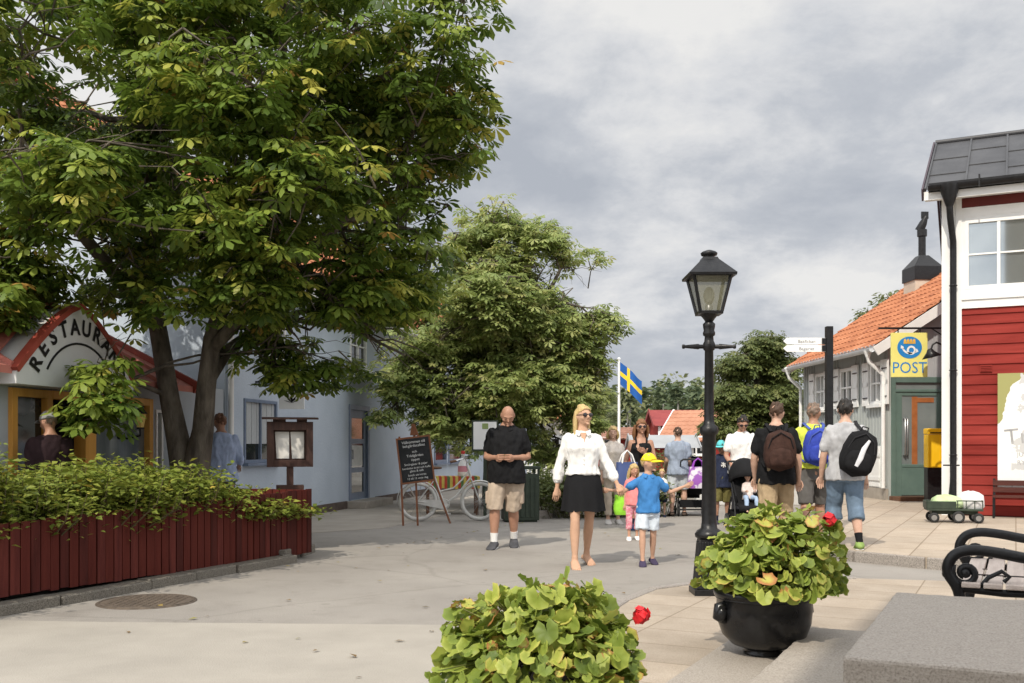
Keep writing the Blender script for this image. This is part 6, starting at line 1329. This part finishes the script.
        if patch:
            b = MB(); b.tube([(-.02, -d * .75, -h * .28), (.0, -d * .78, -h * .1), (.015, -d * .60, h * .1), (.05, -d * .56, h * .3)], [.02, .03, .028, .014], 8, ry=.006, ref=(1, 0, 0), M=M); b.build('reflective_strip', patch, t)
        return t

import bmesh
def stand(x, yfoot, z=0.0): p = gp(x, yfoot, z); return (p.x, p.y, z)
CAM = (0, -1)
navy, blk = cloth('navy_cloth', (.018, .022, .04)), cloth('black_cloth', (.010, .010, .011)); whitec = cloth('white_cotton', (.74, .73, .71), 1.06); khaki = cloth('khaki_cotton', (.33, .245, .15)); jeans = cloth('faded_jeans', (.10, .14, .19), 1.6, 5); greyt = cloth('light_grey_cotton', (.36, .36, .37))
soleW = mat('white_sole', (.6, .6, .58), (.68, .68, .66), 9)

# bald man in black polo looking at his hands
BPK = cloth('beige_pocket', (.34, .27, .21))
p = Person('bald man in black polo shirt and beige cargo shorts looking down at his hands', 1.80, stand(507, 548), (-.12, -1), SKINT, 'm', 1.13, 0, (((.10, .20, -1), (.02, .02, -1)), ((.06, -.12, -1), (.02, -.30, -1))), (((.24, -.05, -1), (-.62, .95, .02)), ((-.24, -.05, -1), (.62, .95, .02))), (12, -32), group=None, curl=(.9, .9))
p.shirt(blk, -.075, .62, .018, .012, belly=.045, collar=blk); p.shorts(cloth('beige_cargo', (.36, .29, .225), 1.3), 1.05, .026, .02)
b = MB()
for sx in (0, 1): h, k, a = p.legs[sx]; c = h.lerp(k, .72) + Vector(((.075 if sx == 0 else -.075) * 1.35, 0, 0)); b = MB(); b.box(c, (.05, .13, .16)); b.build('cargo_pocket', BPK, p.t, bevel=.018)
BPK_ = 0
p.shoes(cloth('grey_canvas', (.05, .05, .055), 1.8), soleW, socks=whitec)
b = MB(); w = (p.arms[0][2] + p.arms[1][2]) / 2 + Vector((0, .05, .01)); b.box(w, (.16, .02, .06)); o = b.build('wallet', cloth('green_wallet', (.10, .10, .04))); o.location = p.t.location; o.rotation_euler = p.t.rotation_euler; tag(o, 'small olive wallet held in both hands of the bald man', 'wallet')

# blonde woman in white blouse, barefoot
p = Person('blonde woman in sunglasses, loose white blouse and short black skirt walking barefoot', 1.71, stand(583, 566), (.16, -1), cloth('woman_skin', (.48, .295, .20), 1.12, 14, .05), 'f', 1.0, -2, (((.06, .30, -1), (.02, .06, -1)), ((.02, -.14, -1), (-.02, -.42, -1))), (((.36, -.20, -1), (.12, .06, -1)), ((-.44, .05, -1), (-.42, .40, -1))), (30, 2), twist=-9, curl=(.45, .8), bare=True)
o = p.shirt(whitec, .045, 1.62, .018, .022, 'blouse', .315, collar=whitec)
b = MB(); b.prism([p.up(-.034, .092, .52), p.up(.034, .092, .52), p.up(.0, .132, .385)], (0, .006, 0)); b.build('open_neck', p.skin, o)
for z in (.34, .29, .24, .19): b = MB(); b.ball(p.up(0, .150, z), (.008, .005, .008), 8, 6); b.build('button', EYEW, o)
for i in (0, 1): b = MB(); p.arm(b, i, 1.44, 1.64, .026, 0); b.build('rolled_cuff', whitec, o)
p.skirt(blk, -.180, .022); p.hair_tail(HBLOND); p.glasses()
# boy in blue polo and yellow cap
bw = p; pb = Person('small boy in blue polo shirt, white shorts and bright yellow cap with arms stretched wide', 1.15, stand(648, 565), (.02, -1), cloth('child_skin', (.47, .285, .20), 1.12, 14, .05), 'c', 1.0, 0, (((.04, .26, -1), (.0, .05, -1)), ((-.0, -.08, -1), (-.02, -.34, -1))), (((.85, .05, -.62), (.92, .12, .05)), ((-.80, .0, -.72), (-.90, .28, .40))), (52, -2), 1.24, vox=.009, curl=(.5, .3))
bluep = cloth('blue_polo', (.045, .17, .40)); pb.shirt(bluep, -.035, .62, .016, .016, collar=bluep); pb.shorts(cloth('pale_blue_shorts', (.55, .60, .66), 1.1), .80, .018, .014); pb.shoes(cloth('purple_slip_on', (.05, .04, .075))); pb.cap(cloth('yellow_cap', (.78, .60, .03), 1.08)); pb.hair_short(HBLOND, 1.06, .3, -.4)
# girl in pink behind him
p = Person('little blonde girl in pink top and pink patterned leggings half hidden behind the boy', .99, stand(633, 540), (.0, -1), cloth('girl_skin', (.50, .28, .19), 1.12, 14, .05), 'c', .95, 0, (((.03, .12, -1), (.0, .0, -1)), ((-.03, -.05, -1), (0, -.15, -1))), None, (20, -8), 1.25, vox=.010)
pink = cloth('pink_cotton', (.66, .22, .22)); p.shirt(pink, -.05, .5, .012, .014); p.trousers(mat('pink_pattern', (.60, .18, .24), (.72, .42, .45), 34, .8, lo=.45, hi=.55), 1.55, .012, 'leggings'); p.hair_long(HBLOND, .75); p.shoes(whitec)
# woman in black top with auburn hair
p = Person('woman with long auburn hair, sunglasses and black tank top walking behind the boy', 1.66, stand(641, 530), (-.05, -1), SKINT, 'f', 1.04, 0, (((.03, .02, -1), (0, -.1, -1)), ((-.05, .14, -1), (-.02, .02, -1))), (((.30, .05, -1), (.16, .25, -1)), ((-.22, .15, -1), (.85, .75, .62))), (8, 0), curl=(.7, .5), vox=.012)
p.shirt(blk, .0, 0, .008, .01, 'tank_top', .26)
b = MB()
for sx in (-1, 1): b.tube([p.up(sx * .075, .10, .42), p.up(sx * .085, .045, .515), p.up(sx * .08, -.06, .46)], .014, 8)
b.build('shoulder_strap', blk, p.t); p.shorts(cloth('pale_denim', (.42, .44, .48)), .75, .014, .012); p.hair_long(HAUB, .85, .47); p.glasses(); p.shoes(cloth('blue_trainer', (.02, .035, .09)), soleW, socks=navy)
# blond person behind her in pale clothes
p = Person('blond person in pale cream blouse and beige trousers partly hidden behind the boy', 1.58, stand(613, 524), (.1, -1), SKIN, 'f', 1.0, 0, None, None, (-10, 0), vox=.014)
p.shirt(cloth('cream_cotton', (.56, .50, .44)), -.06, 1.3, .018, .02); p.trousers(cloth('sand_cotton', (.42, .35, .28)), 1.8, .018); p.hair_long(HBLOND, .3); p.shoes(cloth('pale_shoe', (.4, .38, .36)))
def tote(label, loc, m, size, rz=0, trim=None, name='tote_bag', cat='bag'):
    t = thing(name, label, cat, loc, rz); w, d, h = size; b = MB(); rr = []
    for k in range(8):
        f = k / 7; q = (.92, 1.06, 1.1, 1.08, 1.0, .96, .95, .93)[k]; rr.append([Vector((math.copysign(abs(math.cos(a)) ** .5, math.cos(a)) * w / 2 * q + .012 * noise.noise(Vector((k, a, w))), math.copysign(abs(math.sin(a)) ** .5, math.sin(a)) * d / 2 * (q if k < 6 else .7), f * h)) for a in [2 * math.pi * j / 20 for j in range(20)]])
    b.loft(rr); b.build('body', m, t)
    for y in (-.3, .3): b = MB(); b.tube([(-w * .3, y * d, h * .96), (-w * .2, y * d * .5, h * 1.25), (0, 0, h * 1.4), (w * .2, y * d * .5, h * 1.25), (w * .3, y * d, h * .96)], .012, 6); b.build('handle', trim or m, t)
    return t
tote('blue and white canvas bag hanging at the side of the auburn haired woman', Vector((*at(627, 14.3)[:2], .62)), mat('blue_canvas', (.06, .09, .22), (.5, .5, .5), 5, .8, lo=.52, hi=.56, stretch=(1.6, 1, .3)), (.34, .16, .42), R(20), whitec)
tote('bright lime green bag low beside the person in pale clothes', Vector((*at(624, 15.3)[:2], .22)), cloth('lime_cloth', (.28, .62, .05)), (.30, .18, .30), 0, blk)
# man in grey tee seen from behind
p = Person('man in grey-blue tee and pale denim shorts seen from behind pushing a dark buggy', 1.60, stand(678, 516), (.12, 1), SKIN, 'm', 1.08, 0, (((.05, .10, -1), (.02, -.05, -1)), ((-.05, -.04, -1), (-.02, -.16, -1))), (((.16, .10, -1), (.1, .75, -.7)), ((-.14, .12, -1), (-.1, .75, -.6))), (10, 0), vox=.014)
p.shirt(cloth('blue_grey_tee', (.24, .28, .35)), -.06, .6, .016, .012); p.shorts(cloth('pale_shorts', (.44, .47, .50)), .92, .02, .018); p.hair_short(HBROWN, 1.07); p.shoes(cloth('brown_shoe', (.07, .05, .04)))
# small child between
p = Person('toddler in white top and blue shorts just right of the boy in the yellow cap', .82, stand(662, 517), (-.2, -1), SKIN, 'c', 1.0, 0, None, None, (0, -5), 1.3, vox=.013)
p.shirt(whitec, -.05, .6, .012, .012); p.shorts(navy, .85, .014, .012); p.hair_short(HBLOND, 1.08); p.shoes(navy)
# child in teal cap
p = Person('boy in teal cap, navy tee with white emblem and olive shorts by the lamp post', 1.33, stand(722, 524), (-.1, -1), SKINT, 'c', 1.02, 0, (((.05, .12, -1), (.02, -.02, -1)), ((-.05, -.06, -1), (-.02, -.16, -1))), None, (-25, -10), 1.14, vox=.012)
o = p.shirt(cloth('navy_tee', (.022, .028, .055)), -.08, .7, .020, .016); p.shorts(cloth('olive_shorts', (.13, .115, .04)), 1.02, .024, .02); p.cap(cloth('teal_cap', (.10, .44, .46))); p.hair_short(HBROWN, 1.05, .25, -.4); p.shoes(cloth('dark_trainer', (.04, .04, .05)), soleW, socks=navy)
b = MB()
for a, e in (((-.035, 0), (.03, .07)), ((.035, .01), (-.03, .06)), ((-.035, .03), (.04, .03)), ((0, -.01), (.0, .075))): b.bar(p.up(a[0] - .01, .125, .23 + a[1]), p.up(e[0] - .01, .125, .23 + e[1]), .014, .012)
b.build('emblem', whitec, o)
# man in white tee with a pushchair
p = Person('dark haired man in white tee and sunglasses looking down behind a pushchair', 1.76, stand(742, 525), (-.02, -1), SKINT, 'm', 1.05, 0, None, (((.30, .12, -1), (-.15, .85, -.5)), ((-.30, .12, -1), (.15, .85, -.5))), (0, -26), vox=.013)
p.shirt(whitec, -.06, .62, .016, .012); p.trousers(cloth('dark_trousers', (.03, .03, .035)), 1.85, .016); p.hair_short(HDARK, 1.10); p.glasses(); p.shoes(blk)
# three men with backpacks
brownbag = cloth('brown_pack', (.035, .018, .014), 1.7, 14); 
p = Person('man in black tee and khaki shorts walking away with a dark brown backpack', 1.80, stand(776, 551), (.10, 1), SKIN, 'm', 1.12, 0, (((.04, .28, -1), (.02, .0, -1)), ((-.02, -.20, -1), (-.02, -.45, -1))), (((.24, -.08, -1), (.05, .25, -1)), ((-.24, .1, -1), (.1, .4, -1))), (-25, -6), curl=(.7, .6))
p.shirt(blk, -.07, .62, .020, .012); p.shorts(khaki, 1.12, .030, .02, name='shorts'); p.hair_short(HBROWN, 1.08); p.shoes(cloth('tan_shoe', (.16, .10, .06)), soleW)
p.backpack('dark brown backpack on the back of the man in black tee', brownbag, blk, (.36, .22, .50), .155)
p = Person('man with cropped hair in neon yellow tee and grey shorts beside the signpost', 1.84, stand(813, 543), (.05, 1), SKINT, 'm', 1.04, 0, (((.05, .30, -1), (.02, .05, -1)), ((-.04, -.16, -1), (-.16, -.55, -1))), None, (-35, 0), vox=.012)
p.shirt(cloth('neon_yellow', (.58, .66, .08), 1.1), .015, .6, .018, .012); p.shorts(cloth('grey_shorts', (.10, .095, .09)), 1.0, .022, .018, .10); p.hair_short(HGREY, 1.05); p.shoes(cloth('grey_trainer', (.12, .12, .12)), soleW)
bluebag = cloth('blue_pack', (.03, .05, .28), 1.5, 12); p.backpack('blue and white backpack on the back of the man in neon yellow', bluebag, cloth('blue_strap', (.06, .09, .30)), (.36, .22, .50), .165, patch=cloth('white_panel', (.6, .6, .62)))
b = MB(); b.bar(p.legs[1][0] + Vector((-.16, -.1, .05)), p.legs[1][1] + Vector((-.26, -.12, .02)), .02, .012); b.build('hanging_strap', blk, p.t)
p = Person('dark haired man in light grey tee and knee-length jeans stepping onto the kerb', 1.70, stand(845, 549, .10), (.14, 1), SKIN, 'm', 1.06, 0, (((.02, -.14, -1), (.05, -.40, -1)), ((-.02, .30, -1), (-.02, .02, -1))), (((.18, -.05, -1), (.05, .3, -1)), ((-.24, .02, -1), (-.05, .35, -1))), (-15, -4), curl=(.6, .6))
p.shirt(greyt, -.06, .62, .018, .014); p.shorts(jeans, 1.35, .024, .010, name='jeans'); p.hair_short(HDARK, 1.13, .6, -.6); p.shoes(cloth('green_trainer', (.14, .20, .06), 1.8), soleW, socks=blk)
p.backpack('black backpack with white stripe slung over the shoulder of the man in grey tee', blk, cloth('charcoal_strap', (.02, .02, .022)), (.36, .22, .54), .12, .10, 16, cloth('white_strip', (.55, .55, .57)), sling=1)
# man in pale blue shirt behind the hedge
p = Person('man with reddish hair in pale blue shirt standing with his back turned behind the hedge', 1.70, Vector((*at(221, 13.6)[:2], 0)), (-.35, 1), SKINT, 'm', 1.12, 0, None, (((.28, .05, -1), (.0, .8, -.3)), ((-.28, .05, -1), (.0, .8, -.3))), (20, -8), vox=.012)
p.shirt(cloth('pale_blue_shirt', (.33, .40, .56)), -.06, 1.1, .018, .012); p.trousers(cloth('denim', (.06, .08, .13)), 1.85); p.hair_short(mat('reddish_hair', (.13, .06, .035), (.2, .10, .06), 30, .5), 1.08, .62, -.4); p.shoes(blk)
# person with grey cap by the restaurant window
wp = trans(TH1, (-5.33, 9.84, 0)) @ Vector((tx(14), -.42, 0))
p = Person('person in dark jacket and grey cap standing before the restaurant window', 1.62, (wp.x, wp.y, 0), (-.75, .9), SKINT, 'm', 1.05, 0, None, None, (15, -10), vox=.013)
p.shirt(cloth('dark_jacket', (.022, .012, .014)), -.08, 1.85, .024, .012, name='jacket'); p.trousers(blk); p.cap(cloth('grey_cap', (.22, .22, .22)), True); p.hair_short(HGREY, 1.04, .2, -.4); p.shoes(blk)

# ------------------------------------------------------------------ pushchairs
def buggy(label, loc, rz, seatm, hoodm, occ=None):
    t = thing('pushchair', label, 'pushchair', loc, rz, 'pushchairs')
    for sx in (-1, 1):
        for y in (.30, -.32):
            r = .085 if y > 0 else .12; b = MB(); b.ring((sx * .25, y, r), r - .02, .02, 'x', 22, 7); w = b.build('wheel', RUBBER, t); b = MB(); b.tube([(sx * .25 - .015, y, r), (sx * .25 + .015, y, r)], r - .03, 12); b.build('rim', STEEL, w)
    b = MB()
    for sx in (-1, 1): b.tube([(sx * .25, .30, .085), (sx * .23, .12, .42), (sx * .22, -.20, .78), (sx * .22, -.46, 1.0)], .013, 8); b.tube([(sx * .25, -.32, .12), (sx * .23, -.10, .50)], .013, 8); b.tube([(sx * .25, -.32, .12), (sx * .25, .30, .13)], .010, 8)
    b.tube([(-.25, -.32, .12), (.25, -.32, .12)], .011, 8); b.tube([(-.25, .30, .09), (.25, .30, .09)], .010, 8); b.build('chassis', BLACK, t)
    b = MB(); b.tube([(-.22, -.46, 1.0), (-.18, -.50, 1.03), (.18, -.50, 1.03), (.22, -.46, 1.0)], .017, 8); b.build('handle', RUBBER, t)
    b = MB(); P = [(.30, .30), (.28, .36), (.10, .38), (-.02, .42), (-.10, .62), (-.22, .88)]
    b.loft([[(x, y, z) for x in np.linspace(-.20, .20, 7)] for y, z in P], 0, False, True, False); o = b.build('seat', seatm, t); sm = o.modifiers.new('s', 'SOLIDIFY'); sm.thickness = .03
    for sx in (-1, 1): b = MB(); b.prism([(sx * .2, .12, .38), (sx * .2, -.02, .42), (sx * .2, -.20, .84), (sx * .2, -.05, .70), (sx * .2, .14, .52)], (sx * .02, 0, 0)); b.build('side_panel', seatm, t)
    b = MB(); rows = []
    for k in range(7):
        a = R(-5 + 80 * k / 6); rows.append([(.23 * math.cos(q), -.14 + .33 * math.sin(a) * 1.0 * (math.sin(q) * .6 + .4) - .10, .72 + .36 * math.cos(a) * math.sin(q) ** .7) for q in [R(v) for v in range(0, 181, 15)]])
    b.loft(rows, 0, False, True, False); o = b.build('hood', hoodm, t); sm = o.modifiers.new('s', 'SOLIDIFY'); sm.thickness = .012
    b = MB(); b.span((-.21, -.28, .16), (.21, .24, .18)); 
    for a, e in (((-.22, -.28, .16), (-.20, .24, .27)), ((.20, -.28, .16), (.22, .24, .27)), ((-.22, .23, .16), (.22, .25, .25)), ((-.22, -.30, .16), (.22, -.28, .30))): b.span(a, e)
    b.build('basket', seatm, t); return t
bl1 = at(748, 15.1); buggy('black pushchair with a baby facing the viewer in front of the man in white tee', bl1, math.pi, blk, blk)
pbaby = Person('baby in pale striped clothes sitting in the black pushchair', .72, (bl1.x, bl1.y - .02, .0), (0, -1), SKIN, 'c', 1.05, -12, (((.2, 1, -.05), (.05, .55, -1)), ((-.2, 1, -.05), (-.05, .55, -1))), (((.3, .5, -1), (-.2, 1, -.2)), ((-.3, .5, -1), (.2, 1, -.2))), (8, -6), 1.4, vox=.011, seat=.50)
pbaby.shirt(mat('striped_baby_cloth', (.55, .45, .42), (.62, .56, .52), 20, .8), -.06, 1.5, .010, .008, name='romper'); pbaby.trousers(cloth('baby_blue', (.28, .36, .48)), 1.8, .010); pbaby.hair_short(HBLOND, 1.04, .6, -.2)
bl2 = at(695, 17.9); buggy('dark pushchair pushed away by the man in grey-blue tee', bl2 + Vector((0, .45, 0)), R(-4), blk, navy)
tote('purple and white shopping bag hanging from the far dark pushchair', Vector((bl2.x + .03, bl2.y - .12, .52)), mat('purple_bag', (.30, .10, .42), (.66, .62, .68), 7, .6, lo=.48, hi=.54), (.34, .14, .38), R(5), cloth('purple_trim', (.25, .06, .38)))
